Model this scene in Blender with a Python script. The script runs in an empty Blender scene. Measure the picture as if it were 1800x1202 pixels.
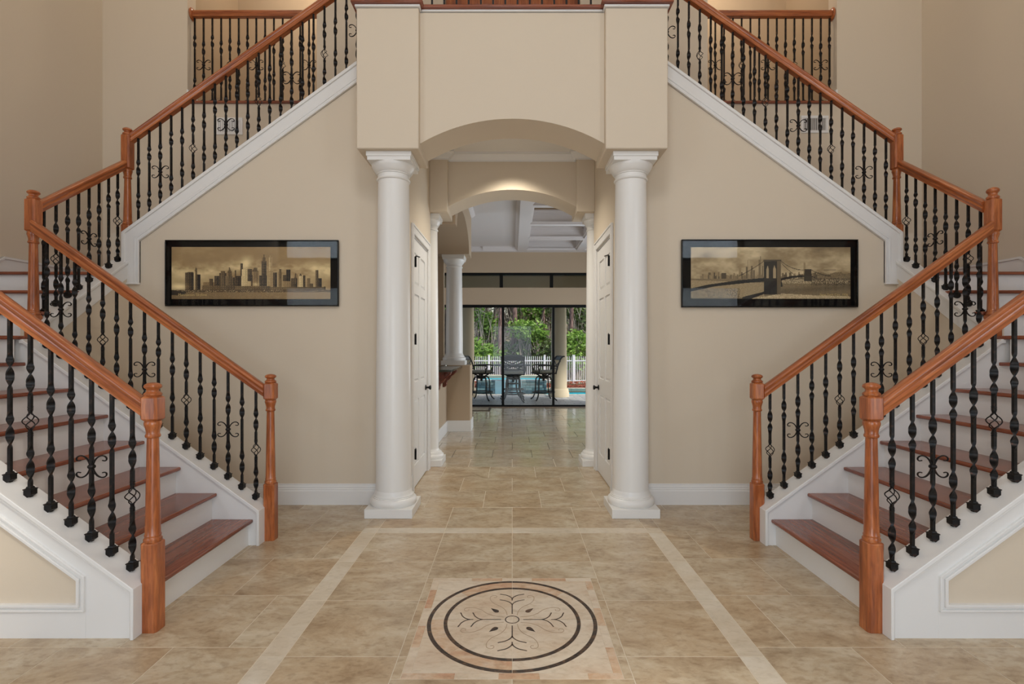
import bpy, bmesh, math, random
import numpy as np
from mathutils import Vector, Matrix
PI = math.pi
R = math.radians
random.seed(7)
C = bpy.context.scene.collection
sc = bpy.context.scene

# ------------------------------------------------------------------ camera, world, lights, exposure
CAM_H = 1.43
cd = bpy.data.cameras.new('camera'); cam = bpy.data.objects.new('camera', cd); C.objects.link(cam)
cam.location = (0, 0, CAM_H); cam.rotation_euler = (PI/2, 0, 0)
cd.sensor_width = 36; cd.lens = 18.0; cd.shift_y = 10/1800; cd.shift_x = -0.3/1800
cd.clip_start = 0.02; cd.clip_end = 300
sc.camera = cam
sc.view_settings.view_transform = 'Standard'; sc.view_settings.look = 'None'
sc.view_settings.gamma = 1; sc.view_settings.use_curve_mapping = False
sc.view_settings.exposure = 0.07
sc.cycles.max_bounces = 10; sc.cycles.diffuse_bounces = 6; sc.cycles.transparent_max_bounces = 16
sc.cycles.sample_clamp_indirect = 4.0
sc.cycles.use_denoising = True

w = bpy.data.worlds.new('sky'); sc.world = w; w.use_nodes = True
wn = w.node_tree
bg = wn.nodes['Background']
sky = wn.nodes.new('ShaderNodeTexSky'); sky.sky_type = 'NISHITA'
sky.sun_disc = False; sky.sun_elevation = R(48); sky.sun_rotation = R(70); sky.air_density = 1.2; sky.dust_density = 3.0
wn.links.new(sky.outputs[0], bg.inputs[0]); bg.inputs[1].default_value = 0.32

def lamp(name, kind, loc, energy, color=(1, 1, 1), rot=(0, 0, 0), **kw):
    d = bpy.data.lights.new(name, kind); d.energy = energy; d.color = color
    for k, v in kw.items(): setattr(d, k, v)
    o = bpy.data.objects.new(name, d); o.location = loc; o.rotation_euler = rot; C.objects.link(o)
    return o
WARM = (1.0, 0.80, 0.58); DAY = (0.80, 0.90, 1.0)
lamp('sun', 'SUN', (0, 20, 20), 4.0, (1, 0.95, 0.86), (R(30), R(38), R(0)), angle=R(6))
FY = -0.80                                    # inner face of the entrance wall, behind the camera
for s in (-1, 1):
    lamp('entrance_window_daylight', 'AREA', (s*3.85, FY+0.03, 1.60), 21, DAY, (R(90), 0, 0), shape='RECTANGLE', size=1.15, size_y=2.0)
    lamp('entrance_transom_daylight', 'AREA', (s*3.85, FY+0.03, 3.75), 22, DAY, (R(90), 0, 0), shape='RECTANGLE', size=1.15, size_y=1.1)
lamp('high_front_fill', 'AREA', (0, FY+0.03, 5.4), 10, DAY, (R(90), 0, 0), shape='RECTANGLE', size=4.2, size_y=1.9)  # added fill at an invented upper window, lights the foyer from the front
lamp('door_daylight', 'AREA', (0, FY+0.03, 1.30), 50, DAY, (R(90), 0, 0), shape='RECTANGLE', size=1.9, size_y=2.4)
lamp('foyer_fill', 'POINT', (0, 0.3, 5.4), 120, (0.97, 0.98, 1.0), shadow_soft_size=0.5)  # added fill light above the view, evens out the foyer brightness
lamp('passage_downlight', 'SPOT', (0, 5.74, 3.73), 130, (1, 0.92, 0.78), (0, 0, 0), spot_size=R(120), spot_blend=0.8, shadow_soft_size=0.08)
for s in (-1, 1):
    lamp('gallery_light', 'POINT', (s*2.6, 6.5, 6.5), 26, (1, 0.86, 0.68), shadow_soft_size=0.15)
    lamp('stair_point_light', 'POINT', (s*3.3, 4.9, 6.9), 14, (1, 0.87, 0.70), shadow_soft_size=0.2)  # warm point light high in each stairwell, no fixture modelled
lamp('great_room_side_fill', 'AREA', (-3.57, 9.6, 1.9), 35, DAY, (0, R(-90), 0), shape='RECTANGLE', size=1.8, size_y=2.0)  # added fill from the left, the wall here has no window
lamp('great_room_side_fill', 'AREA', (3.12, 9.4, 1.6), 100, DAY, (0, R(90), 0), shape='RECTANGLE', size=2.2, size_y=3.2)  # added fill from the right to brighten the great room, wall is solid

# ------------------------------------------------------------------ helpers
WLOC = {}
def P(px, py, d):
    return Vector(((px-900.3)*d/900.0, d, CAM_H + (611.0-py)*d/900.0))
def catmull(pts, n=4):
    pts = [Vector(p) for p in pts]; out = []
    for i in range(len(pts)-1):
        p0 = pts[max(i-1, 0)]; p1 = pts[i]; p2 = pts[i+1]; p3 = pts[min(i+2, len(pts)-1)]
        for k in range(n):
            t = k/n
            out.append(0.5*((2*p1)+(-p0+p2)*t+(2*p0-5*p1+4*p2-p3)*t*t+(-p0+3*p1-3*p2+p3)*t**3))
    out.append(pts[-1]); return out

class MB:
    def __init__(self): self.v = []; self.f = []
    def add(self, vs, fs):
        o = len(self.v); self.v += [tuple(p) for p in vs]; self.f += [tuple(i+o for i in f) for f in fs]; return self
    def box(self, x0, x1, y0, y1, z0, z1):
        return self.add([(x0,y0,z0),(x1,y0,z0),(x1,y1,z0),(x0,y1,z0),(x0,y0,z1),(x1,y0,z1),(x1,y1,z1),(x0,y1,z1)],
                        [(0,3,2,1),(4,5,6,7),(0,1,5,4),(1,2,6,5),(2,3,7,6),(3,0,4,7)])
    def frame(self, x0, x1, y0, y1, z0, z1, t, plane='y'):
        f = (lambda a, b, c, d: self.box(a, b, y0, y1, c, d)) if plane == 'y' else (lambda a, b, c, d: self.box(x0, x1, a, b, c, d))
        u0, u1 = (x0, x1) if plane == 'y' else (y0, y1)
        f(u0, u1, z0, z0+t); f(u0, u1, z1-t, z1); f(u0, u0+t, z0+t, z1-t); f(u1-t, u1, z0+t, z1-t); return self
    def prism(self, poly, axis, a, b):
        n = len(poly)
        def pt(p, t):
            return {'y': (p[0], t, p[1]), 'x': (t, p[0], p[1]), 'z': (p[0], p[1], t)}[axis]
        vs = [pt(p, a) for p in poly] + [pt(p, b) for p in poly]
        fs = [tuple(range(n)), tuple(range(2*n-1, n-1, -1))] + [(i, (i+1) % n, n+(i+1) % n, n+i) for i in range(n)]
        return self.add(vs, fs)
    def rings(self, rings, closed=True, caps=True):
        n = len(rings[0]); vs = [p for r in rings for p in r]; fs = []
        for i in range(len(rings)-1):
            for j in range(n if closed else n-1):
                k = (j+1) % n
                fs.append((i*n+j, i*n+k, (i+1)*n+k, (i+1)*n+j))
        if caps: fs += [tuple(range(n-1, -1, -1)), tuple((len(rings)-1)*n+j for j in range(n))]
        return self.add(vs, fs)
    def lathe(self, prof, cx=0, cy=0, z0=0, n=24, a0=0, a1=2*PI):
        full = abs(a1-a0-2*PI) < 1e-6
        m = n if full else n+1
        rs = [[(cx+r*math.cos(a0+(a1-a0)*j/n), cy+r*math.sin(a0+(a1-a0)*j/n), z0+z) for j in range(m)] for r, z in prof]
        return self.rings(rs, closed=True)
    def tube(self, pts, r, n=6, flat=1.0, caps=True):
        pts = [Vector(p) for p in pts]; rs = []
        up = Vector((0, 0, 1)); prev = None
        for i, p in enumerate(pts):
            t = (pts[min(i+1, len(pts)-1)]-pts[max(i-1, 0)]).normalized()
            if prev is None:
                a = t.cross(Vector((0, 1, 0)))
                if a.length < 0.2: a = t.cross(Vector((1, 0, 0)))
            else: a = prev - t*prev.dot(t)
            a.normalize(); prev = a; b = t.cross(a)
            rr = r[i] if isinstance(r, (list, tuple)) else r
            rs.append([p + a*rr*math.cos(2*PI*j/n) + b*rr*flat*math.sin(2*PI*j/n) for j in range(n)])
        return self.rings(rs, True, caps)
    def sweep(self, prof, p0, p1, up=(0, 0, 1), plumb=False):
        """profile (side, up) carried from p0 to p1; plumb ends stay vertical"""
        p0 = Vector(p0); p1 = Vector(p1); t = (p1-p0).normalized(); side = t.cross(Vector(up)).normalized(); u = side.cross(t)
        rs = []
        for p in (p0, p1):
            ring = []
            for a, b in prof:
                q = p + side*a + u*b
                if plumb:                        # slide along t until horizontally level with the end
                    h = Vector((t.x, t.y, 0)); k = ((q-p).dot(h))/h.dot(t); q = q - t*k
                ring.append(q)
            rs.append(ring)
        return self.rings(rs)
    def build(self, name, m=None, parent=None, mir=False, bevel=0, smooth=38, org=None, seg=2):
        v = [Vector(p) for p in self.v]
        if mir: v = [Vector((-p.x, p.y, p.z)) for p in v]
        lo = Vector([min(p[i] for p in v) for i in range(3)]); hi = Vector([max(p[i] for p in v) for i in range(3)])
        o = Vector(org) if org is not None else Vector(((lo.x+hi.x)/2, (lo.y+hi.y)/2, lo.z))
        me = bpy.data.meshes.new(name)
        me.from_pydata([p-o for p in v], [], self.f)
        bm = bmesh.new(); bm.from_mesh(me); bmesh.ops.recalc_face_normals(bm, faces=bm.faces); bm.to_mesh(me); bm.free()
        if smooth:
            me.shade_smooth(); me.set_sharp_from_angle(angle=R(smooth))
        if m: me.materials.append(m)
        ob = bpy.data.objects.new(name, me); C.objects.link(ob)
        WLOC[ob.name] = o
        if parent is not None:
            ob.parent = parent; ob.location = o - WLOC[parent.name]
        else: ob.location = o
        if bevel:
            bv = ob.modifiers.new('bevel', 'BEVEL'); bv.width = bevel; bv.segments = seg; bv.limit_method = 'ANGLE'; bv.angle_limit = R(40)
        return ob
def box(name, m, x0, x1, y0, y1, z0, z1, parent=None, mir=False, bevel=0, smooth=38):
    return MB().box(x0, x1, y0, y1, z0, z1).build(name, m, parent, mir, bevel, smooth)
def thing(name, label, cat, loc=(0, 0, 0), group=None, mir=False):
    o = bpy.data.objects.new(name, None); C.objects.link(o); o.empty_display_size = 0.1
    loc = Vector(loc)
    if mir: loc.x = -loc.x
    o.location = loc; WLOC[o.name] = loc
    o['label'] = label; o['category'] = cat
    if group: o['group'] = group
    return o
def tag(o, label, cat, group=None):
    o['label'] = label; o['category'] = cat
    if group: o['group'] = group
    return o
def struct(o): o['kind'] = 'structure'; return o
def inst(name, me, loc, parent, rotz=0):
    ob = bpy.data.objects.new(name, me); C.objects.link(ob); ob.parent = parent
    ob.location = Vector(loc) - (WLOC[parent.name] if parent.name in WLOC else Vector()); ob.rotation_euler = (0, 0, rotz)
    WLOC[ob.name] = Vector(loc); return ob

# ------------------------------------------------------------------ materials
def srgb(r, g, b):
    f = lambda c: (c/255/12.92) if c/255 <= 0.04045 else ((c/255+0.055)/1.055)**2.4
    return (f(r), f(g), f(b), 1)
def mat(name, col, rough=0.6, metal=0, spec=0.5, bump=0, bscale=60, var=0.0, vscale=3, coat=0):
    m = bpy.data.materials.new(name); m.use_nodes = True; nt = m.node_tree; b = nt.nodes['Principled BSDF']
    b.inputs['Base Color'].default_value = col; b.inputs['Roughness'].default_value = rough
    b.inputs['Metallic'].default_value = metal; b.inputs['Specular IOR Level'].default_value = spec
    if coat: b.inputs['Coat Weight'].default_value = coat; b.inputs['Coat Roughness'].default_value = 0.1
    if bump or var:
        tc = nt.nodes.new('ShaderNodeTexCoord')
    if bump:
        n = nt.nodes.new('ShaderNodeTexNoise'); n.inputs['Scale'].default_value = bscale; n.inputs['Detail'].default_value = 3
        bp = nt.nodes.new('ShaderNodeBump'); bp.inputs['Strength'].default_value = bump; bp.inputs['Distance'].default_value = 0.01
        nt.links.new(tc.outputs['Object'], n.inputs['Vector']); nt.links.new(n.outputs['Fac'], bp.inputs['Height']); nt.links.new(bp.outputs[0], b.inputs['Normal'])
    if var:
        n2 = nt.nodes.new('ShaderNodeTexNoise'); n2.inputs['Scale'].default_value = vscale; n2.inputs['Detail'].default_value = 4
        mr = nt.nodes.new('ShaderNodeMapRange'); mr.inputs[1].default_value = 0.3; mr.inputs[2].default_value = 0.7
        mr.inputs[3].default_value = 1-var; mr.inputs[4].default_value = 1+var
        mx = nt.nodes.new('ShaderNodeMix'); mx.data_type = 'RGBA'; mx.blend_type = 'MULTIPLY'; mx.inputs[0].default_value = 1
        mx.inputs[6].default_value = col
        nt.links.new(tc.outputs['Object'], n2.inputs['Vector']); nt.links.new(n2.outputs['Fac'], mr.inputs[0]); nt.links.new(mr.outputs[0], mx.inputs[7]); nt.links.new(mx.outputs[2], b.inputs['Base Color'])
    return m
def ramp(nt, stops, interp='LINEAR'):
    r = nt.nodes.new('ShaderNodeValToRGB'); e = r.color_ramp.elements; r.color_ramp.interpolation = interp
    while len(e) < len(stops): e.new(0.5)
    for k, (p, c) in enumerate(stops): e[k].position = p; e[k].color = c
    return r
def wood(name, cols, scale=(1, 1, 1), rot=(0, 0, 0), rough=0.28, fine=26):
    m = bpy.data.materials.new(name); m.use_nodes = True; nt = m.node_tree; b = nt.nodes['Principled BSDF']; L = nt.links.new
    tc = nt.nodes.new('ShaderNodeTexCoord'); oi = nt.nodes.new('ShaderNodeObjectInfo')
    mp = nt.nodes.new('ShaderNodeMapping'); mp.vector_type = 'TEXTURE' if any(rot) else 'POINT'
    mp.inputs['Rotation'].default_value = rot; 
    mp2 = nt.nodes.new('ShaderNodeMapping'); mp2.inputs['Scale'].default_value = scale
    ad = nt.nodes.new('ShaderNodeVectorMath'); ad.operation = 'ADD'
    ml = nt.nodes.new('ShaderNodeVectorMath'); ml.operation = 'SCALE'; ml.inputs[0].default_value = (7, 5, 9)
    L(oi.outputs['Random'], ml.inputs['Scale']); L(tc.outputs['Object'], mp.inputs[0]); L(mp.outputs[0], mp2.inputs[0]); L(mp2.outputs[0], ad.inputs[0]); L(ml.outputs[0], ad.inputs[1])
    n1 = nt.nodes.new('ShaderNodeTexNoise'); n1.inputs['Scale'].default_value = fine; n1.inputs['Detail'].default_value = 5; n1.inputs['Distortion'].default_value = 0.6
    n2 = nt.nodes.new('ShaderNodeTexNoise'); n2.inputs['Scale'].default_value = fine*5; n2.inputs['Detail'].default_value = 2
    L(ad.outputs[0], n1.inputs['Vector']); L(ad.outputs[0], n2.inputs['Vector'])
    r1 = ramp(nt, [(0.25, cols[0]), (0.5, cols[1]), (0.75, cols[2])]); L(n1.outputs['Fac'], r1.inputs[0])
    r2 = ramp(nt, [(0.40, (0.62, 0.58, 0.55, 1)), (0.52, (1, 1, 1, 1))]); L(n2.outputs['Fac'], r2.inputs[0])
    mx = nt.nodes.new('ShaderNodeMix'); mx.data_type = 'RGBA'; mx.blend_type = 'MULTIPLY'; mx.inputs[0].default_value = 0.6
    L(r1.outputs[0], mx.inputs[6]); L(r2.outputs[0], mx.inputs[7]); L(mx.outputs[2], b.inputs['Base Color'])
    b.inputs['Roughness'].default_value = rough; b.inputs['Coat Weight'].default_value = 0.25; b.inputs['Coat Roughness'].default_value = 0.15
    bp = nt.nodes.new('ShaderNodeBump'); bp.inputs['Strength'].default_value = 0.15; bp.inputs['Distance'].default_value = 0.002
    L(n2.outputs['Fac'], bp.inputs['Height']); L(bp.outputs[0], b.inputs['Normal'])
    return m
SL = math.atan(0.7241)
OAK = (srgb(119, 56, 25), srgb(167, 91, 46), srgb(197, 120, 68))
OAKD = (srgb(104, 52, 34), srgb(138, 74, 50), srgb(160, 94, 66))
M_post = wood('oak_post', OAK, (1, 1, 0.10))
M_railL = wood('oak_rail_rising_left', OAK, (0.07, 1, 1), (0, SL, 0))
M_railR = wood('oak_rail_rising_right', OAK, (0.07, 1, 1), (0, -SL, 0))
M_railY = wood('oak_rail_depth', OAK, (1, 0.07, 1), (SL, 0, 0))
M_railX = wood('oak_rail_level', OAK, (0.07, 1, 1))
M_treadY = wood('stained_tread_depth', OAKD, (1, 0.05, 1), rough=0.24)
M_treadX = wood('stained_tread_across', OAKD, (0.05, 1, 1), rough=0.24)
M_wall = mat('beige_wall_paint', srgb(212, 198, 178), 0.85, spec=0.25, bump=0.03, bscale=140)
M_wall2 = mat('tan_wall_paint', srgb(184, 164, 140), 0.85, spec=0.25, bump=0.03, bscale=140)
M_white = mat('white_trim_paint', srgb(226, 224, 221), 0.38, spec=0.45)
M_col = mat('white_column_paint', srgb(228, 226, 222), 0.32, spec=0.5)
M_ceil = mat('ceiling_paint', srgb(222, 218, 212), 0.8, spec=0.2)
M_coff = mat('coffer_paint', srgb(214, 208, 206), 0.5, spec=0.3)
def iron_mat():
    m = mat('wrought_iron', srgb(22, 20, 20), 0.42, metal=0.55, spec=0.5)
    nt = m.node_tree; b = nt.nodes['Principled BSDF']; tc = nt.nodes.new('ShaderNodeTexCoord'); n = nt.nodes.new('ShaderNodeTexNoise'); n.inputs['Scale'].default_value = 45
    n.inputs['Detail'].default_value = 4
    r = ramp(nt, [(0.45, srgb(20, 19, 20)), (0.62, srgb(34, 30, 29)), (0.8, srgb(92, 58, 40))])
    nt.links.new(tc.outputs['Object'], n.inputs['Vector']); nt.links.new(n.outputs['Fac'], r.inputs[0]); nt.links.new(r.outputs[0], b.inputs['Base Color'])
    return m
M_iron = iron_mat()
M_black = mat('black_aluminium', srgb(8, 8, 7), 0.6, spec=0.2)
M_hard = mat('oil_rubbed_bronze', srgb(18, 15, 14), 0.35, metal=0.6)
def glass_mat(name, refl=0.08, tint=(1, 1, 1, 1), rough=0.0):
    m = bpy.data.materials.new(name); m.use_nodes = True; nt = m.node_tree; nt.nodes.clear()
    out = nt.nodes.new('ShaderNodeOutputMaterial'); tr = nt.nodes.new('ShaderNodeBsdfTransparent'); gl = nt.nodes.new('ShaderNodeBsdfGlossy')
    tr.inputs[0].default_value = tint; gl.inputs['Roughness'].default_value = rough
    fr = nt.nodes.new('ShaderNodeFresnel'); fr.inputs[0].default_value = 1.5
    ml = nt.nodes.new('ShaderNodeMath'); ml.operation = 'MULTIPLY'; ml.inputs[1].default_value = refl/0.04
    mi = nt.nodes.new('ShaderNodeMixShader'); L = nt.links.new
    L(fr.outputs[0], ml.inputs[0]); L(ml.outputs[0], mi.inputs[0]); L(tr.outputs[0], mi.inputs[1]); L(gl.outputs[0], mi.inputs[2]); L(mi.outputs[0], out.inputs[0])
    return m
M_glass = glass_mat('window_glass', 0.014, (0.96, 0.96, 0.955, 1))
M_pglass = glass_mat('picture_glass', 0.010)

def tile_mat(name, base, dark, light, rough=0.27, warm=None, amt=1.0):
    m = bpy.data.materials.new(name); m.use_nodes = True; nt = m.node_tree; b = nt.nodes['Principled BSDF']; L = nt.links.new
    tc = nt.nodes.new('ShaderNodeTexCoord'); oi = nt.nodes.new('ShaderNodeObjectInfo')
    ml = nt.nodes.new('ShaderNodeVectorMath'); ml.operation = 'SCALE'; ml.inputs[0].default_value = (31, 17, 11)
    ad = nt.nodes.new('ShaderNodeVectorMath'); ad.operation = 'ADD'
    L(oi.outputs['Random'], ml.inputs['Scale']); L(tc.outputs['Object'], ad.inputs[0]); L(ml.outputs[0], ad.inputs[1])
    mp = nt.nodes.new('ShaderNodeMapping'); mp.inputs['Scale'].default_value = (0.75, 1.25, 1); mp.inputs['Rotation'].default_value = (0, 0, 0.3); L(ad.outputs[0], mp.inputs[0])
    n1 = nt.nodes.new('ShaderNodeTexNoise'); n1.inputs['Scale'].default_value = 4.5; n1.inputs['Detail'].default_value = 10; n1.inputs['Roughness'].default_value = 0.72; n1.inputs['Distortion'].default_value = 0.5
    n2 = nt.nodes.new('ShaderNodeTexNoise'); n2.inputs['Scale'].default_value = 30; n2.inputs['Detail'].default_value = 5
    n3 = nt.nodes.new('ShaderNodeTexNoise'); n3.inputs['Scale'].default_value = 1.6; n3.inputs['Detail'].default_value = 3
    for n in (n1, n2, n3): L(mp.outputs[0], n.inputs['Vector'])
    r1 = ramp(nt, [(0.30, dark), (0.49, base), (0.68, light)]); L(n1.outputs['Fac'], r1.inputs[0])
    r2 = ramp(nt, [(0.34, (0.74, 0.70, 0.66, 1)), (0.47, (1, 1, 1, 1)), (0.60, (1, 1, 1, 1)), (0.70, (1.12, 1.12, 1.12, 1))]); L(n2.outputs['Fac'], r2.inputs[0])
    mx = nt.nodes.new('ShaderNodeMix'); mx.data_type = 'RGBA'; mx.blend_type = 'MULTIPLY'; mx.inputs[0].default_value = 0.7*amt
    L(r1.outputs[0], mx.inputs[6]); L(r2.outputs[0], mx.inputs[7])
    r3 = ramp(nt, [(0.4, (1, 1, 1, 1)), (0.65, warm or srgb(236, 214, 186))]); L(n3.outputs['Fac'], r3.inputs[0])
    mx2 = nt.nodes.new('ShaderNodeMix'); mx2.data_type = 'RGBA'; mx2.blend_type = 'MULTIPLY'; mx2.inputs[0].default_value = 0.5*amt
    L(mx.outputs[2], mx2.inputs[6]); L(r3.outputs[0], mx2.inputs[7]); L(mx2.outputs[2], b.inputs['Base Color'])
    b.inputs['Roughness'].default_value = rough
    return m
M_tile = tile_mat('travertine_tile', srgb(188, 170, 143), srgb(156, 134, 106), srgb(206, 193, 170))
M_tileg = tile_mat('travertine_tile_polished', srgb(190, 178, 158), srgb(168, 152, 130), srgb(204, 195, 178), rough=0.13)
M_tileg.node_tree.nodes['Principled BSDF'].inputs['Specular IOR Level'].default_value = 0.8
M_strip = tile_mat('pale_border_tile', srgb(208, 197, 178), srgb(194, 182, 162), srgb(218, 209, 194), amt=0.5)
M_medal = tile_mat('cream_marble', srgb(212, 197, 176), srgb(198, 174, 150), srgb(222, 210, 192), amt=0.6)
M_rose = tile_mat('rose_marble', srgb(202, 172, 142), srgb(186, 132, 100), srgb(214, 196, 176), amt=0.8)
M_inlay = mat('tan_inlay', srgb(160, 136, 108), 0.3)
M_dmarb = tile_mat('dark_emperador_marble', srgb(50, 36, 28), srgb(16, 12, 11), srgb(120, 88, 62), rough=0.3, amt=0.3)
nt = M_dmarb.node_tree
for n in nt.nodes:
    if n.type == 'TEX_NOISE' and n.inputs['Scale'].default_value == 4.5: n.inputs['Scale'].default_value = 32
M_grout = mat('grout', srgb(210, 197, 175), 0.8)
M_groutd = mat('dark_grout', srgb(70, 60, 48), 0.8)

# ================================================================== SETTING
XO = 4.56; YB = 5.70; ZC = 7.3                        # outer walls, stairwell back wall, foyer ceiling
RISE = 0.1895; RUN = 0.2617; S = 0.7241
Z2 = 22*RISE                                          # upper floor
def arch(x0, x1, zs, zt, n=24):
    """segmental arch points from (x1,zs) over the crown to (x0,zs)"""
    w2 = (x1-x0)/2; h = zt-zs; r = (w2*w2+h*h)/(2*h); cx = (x0+x1)/2; cz = zt-r; a = math.asin(w2/r)
    return [(cx+r*math.sin(a-2*a*k/n), cz+r*math.cos(a-2*a*k/n)) for k in range(n+1)]

# ---- floor with its tiles
floor = struct(MB().box(-4.7, 4.7, FY-0.2, 6.6, -0.12, -0.0012).build('floor', M_grout))
bfloor = struct(MB().box(-3.6, 3.2, 6.6, 12.45, -0.12, -0.004).build('floor', M_groutd))
def tile_mesh(w, d, m, th=0.004, bv=0.0012):
    me = bpy.data.meshes.new('tile'); x, y = w/2, d/2
    vs = [(-x,-y,-th),(x,-y,-th),(x,y,-th),(-x,y,-th),(-x,-y,-bv*0.5),(x,-y,-bv*0.5),(x,y,-bv*0.5),(-x,y,-bv*0.5),
          (-x+bv,-y+bv,0),(x-bv,-y+bv,0),(x-bv,y-bv,0),(-x+bv,y-bv,0)]
    fs = [(0,3,2,1)]+[(i,(i+1)%4,4+(i+1)%4,4+i) for i in range(4)]+[(4+i,4+(i+1)%4,8+(i+1)%4,8+i) for i in range(4)]+[(8,9,10,11)]
    me.from_pydata(vs, [], fs); me.materials.append(m); return me
TM = {}
def tile(x0, x1, y0, y1, m=None, name='tile', parent=None, gap=0.0022, z=0.0):
    m = m or M_tile; parent = parent or floor
    w_, d_ = round(x1-x0-2*gap, 4), round(y1-y0-2*gap, 4)
    if w_ < 0.015 or d_ < 0.015: return
    k = (w_, d_, m.name)
    if k not in TM: TM[k] = tile_mesh(w_, d_, m)
    return inst(name, TM[k], ((x0+x1)/2, (y0+y1)/2, z), parent)
T = 0.5265
BY = 3.951; BX = 1.053; MC = 2.694; MH = 0.5265
# inner field (the rows inside the pale border), medallion square left open
yb = [BY-T*k for k in range(0, 6)]
for k in range(5):
    y1, y0 = yb[k], yb[k+1]
    for c in range(-2, 2):
        x0, x1 = c*T, (c+1)*T
        if k in (2, ) or (k in (1, 3) and c in (-1, 0)) or k == 2:
            pass
        ax0, ax1, ay0, ay1 = x0, x1, y0, y1
        if c in (-1, 0):
            top = MC+0.484; bot = MC-0.484
            if ay0 < top and ay1 > bot:
                if ay1 > top: ay0 = top
                elif ay0 < bot and ay1 > bot: ay1 = bot
                else:
                    continue
        if ay1-ay0 > 0.03: tile(ax0, ax1, ay0, ay1)
# slim fillers left and right of the medallion
for k in range(1, 4):
    y1, y0 = min(yb[k], MC+0.484), max(yb[k+1], MC-0.484)
    for s in (-1, 1):
        if y1-y0 > 0.02: tile(min(s*0.484, s*0.5265), max(s*0.484, s*0.5265), y0, y1)
# pale border strip
BXO = 1.168; BYO = 4.066
for c in range(-2, 2): tile(c*T, (c+1)*T, BY, BYO, M_strip, 'border_tile')
for s in (-1, 1):
    tile(min(s*BX, s*BXO), max(s*BX, s*BXO), BY, BYO, M_strip, 'border_tile')
    for k in range(5): tile(min(s*BX, s*BXO), max(s*BX, s*BXO), yb[k+1], yb[k], M_strip, 'border_tile')
# running-bond field outside the border
rows = [(4.51, 4.69), (3.99, 4.51), (3.475, 3.99), (2.96, 3.475), (2.445, 2.96), (1.93, 2.445), (1.415, 1.93)]
for ri, (y0, y1) in enumerate(rows):
    off = 1.617 if ri % 2 else 1.354
    for s in (-1, 1):
        edges = [BXO] + [off+0.5265*k for k in range(0, 8) if off+0.5265*k > BXO+0.05]
        for a, b in zip(edges[:-1], edges[1:]):
            if a > 3.45 and y0 > 2.4: continue
            if a < 4.5: tile(min(s*a, s*b), max(s*a, s*b), y0, y1)
BN = BY-5*T                                           # near side of the pale border, under the camera
for c in range(-2, 2): tile(c*T, (c+1)*T, BN-0.115, BN, M_strip, 'border_tile')
for s in (-1, 1): tile(min(s*BX, s*BXO), max(s*BX, s*BXO), BN-0.115, BN, M_strip, 'border_tile')
for ri, (y0, y1) in enumerate([(0.90, 1.2035), (0.385, 0.90), (-0.13, 0.385), (-0.645, -0.13)]):
    for c in range(-9, 9):
        a = c*T+(T/2 if ri % 2 else 0)
        if ri == 0 and abs(a+T/2) > 1.0+T/2: continue
        if ri == 0: tile(max(a, -BXO), min(a+T, BXO), y0, y1)
        elif abs(a+T/2) < 4.4: tile(a, a+T, y0, y1)
for s in (-1, 1):
    for k in range(7): tile(min(s*(BXO+k*T), s*(BXO+(k+1)*T)), max(s*(BXO+k*T), s*(BXO+(k+1)*T)), 0.90, 1.415)
# passage and great room: running bond rows going back
y = BYO; k = 0
while y < 12.3:
    y1 = min(y+0.5205, 12.34)
    gl = y > 6.0
    xl = 1.168 if y < 4.6 else (1.0 if y < 6.6 else 2.15)
    st = -4*T + (0 if k % 2 == 0 else T/2)
    for c in range(0, 9):
        a = max(st+c*T, -xl); b = min(st+(c+1)*T, xl)
        if b-a > 0.03: tile(a, b, y, y1, M_tileg if gl else M_tile, 'tile', bfloor if y > 6.6 else floor, gap=0.003 if gl else 0.0022)
    y = y1; k += 1

# ---- floor medallion
med = thing('floor_medallion', 'square marble inlay with two dark rings and a scroll cross in the foyer floor', 'medallion', (0, MC, 0))
def ring_seg(r0, r1, a0, a1, n, z0=-0.003, z1=0.0):
    mb = MB(); rs = []
    for i in range(n+1):
        a = a0+(a1-a0)*i/n; c, s_ = math.cos(a), math.sin(a)
        rs.append([(r0*c, MC+r0*s_, z0), (r1*c, MC+r1*s_, z0), (r1*c, MC+r1*s_, z1), (r0*c, MC+r0*s_, z1)])
    return mb.rings(rs)
MB().box(-0.484, 0.484, MC-0.484, MC+0.484, -0.004, -0.0032).build('medallion_bed', M_grout, med)
# corner fields between ring and square (four quadrant pieces, split by the centre joints)
for qx in (-1, 1):
    for qy in (-1, 1):
        pts = [(qx*0.0012, MC+qy*0.445), (qx*0.442, MC+qy*0.442), (qx*0.445, MC+qy*0.0012)]
        arc = [(qx*0.4435*math.cos(a), MC+qy*0.4435*math.sin(a)) for a in [R(0.2)+(R(89.6))*i/24 for i in range(25)]]
        MB().prism([(qx*0.4425, MC+qy*0.4425)]+arc, 'z', -0.0035, 0.0).build('corner_slab', M_medal, med, smooth=0)
        disc = [(qx*0.0012, MC+qy*0.0012)]+[(qx*0.3375*math.cos(a), MC+qy*0.3375*math.sin(a)) for a in [R(0.2)+R(89.6)*i/24 for i in range(25)]]
        MB().prism(disc, 'z', -0.0035, 0.0).build('centre_slab', M_medal, med, smooth=0)
for i in range(8):
    a0 = PI/2*0 + i*PI/4; e = 0.003
    ring_seg(0.3585, 0.4215, a0+e, a0+PI/4-e, 12).build('ring_slab', M_rose if i in (1, 2, 5, 4) else M_medal, med, smooth=0)
for i in range(8):
    a0 = i*PI/4; e = 0.0028
    ring_seg(0.4225, 0.4425, a0+e, a0+PI/4-e, 14, z1=0.0003).build('dark_ring', M_dmarb, med, smooth=0)
    ring_seg(0.3385, 0.3575, a0+e, a0+PI/4-e, 14, z1=0.0003).build('dark_ring', M_dmarb, med, smooth=0)
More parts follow.
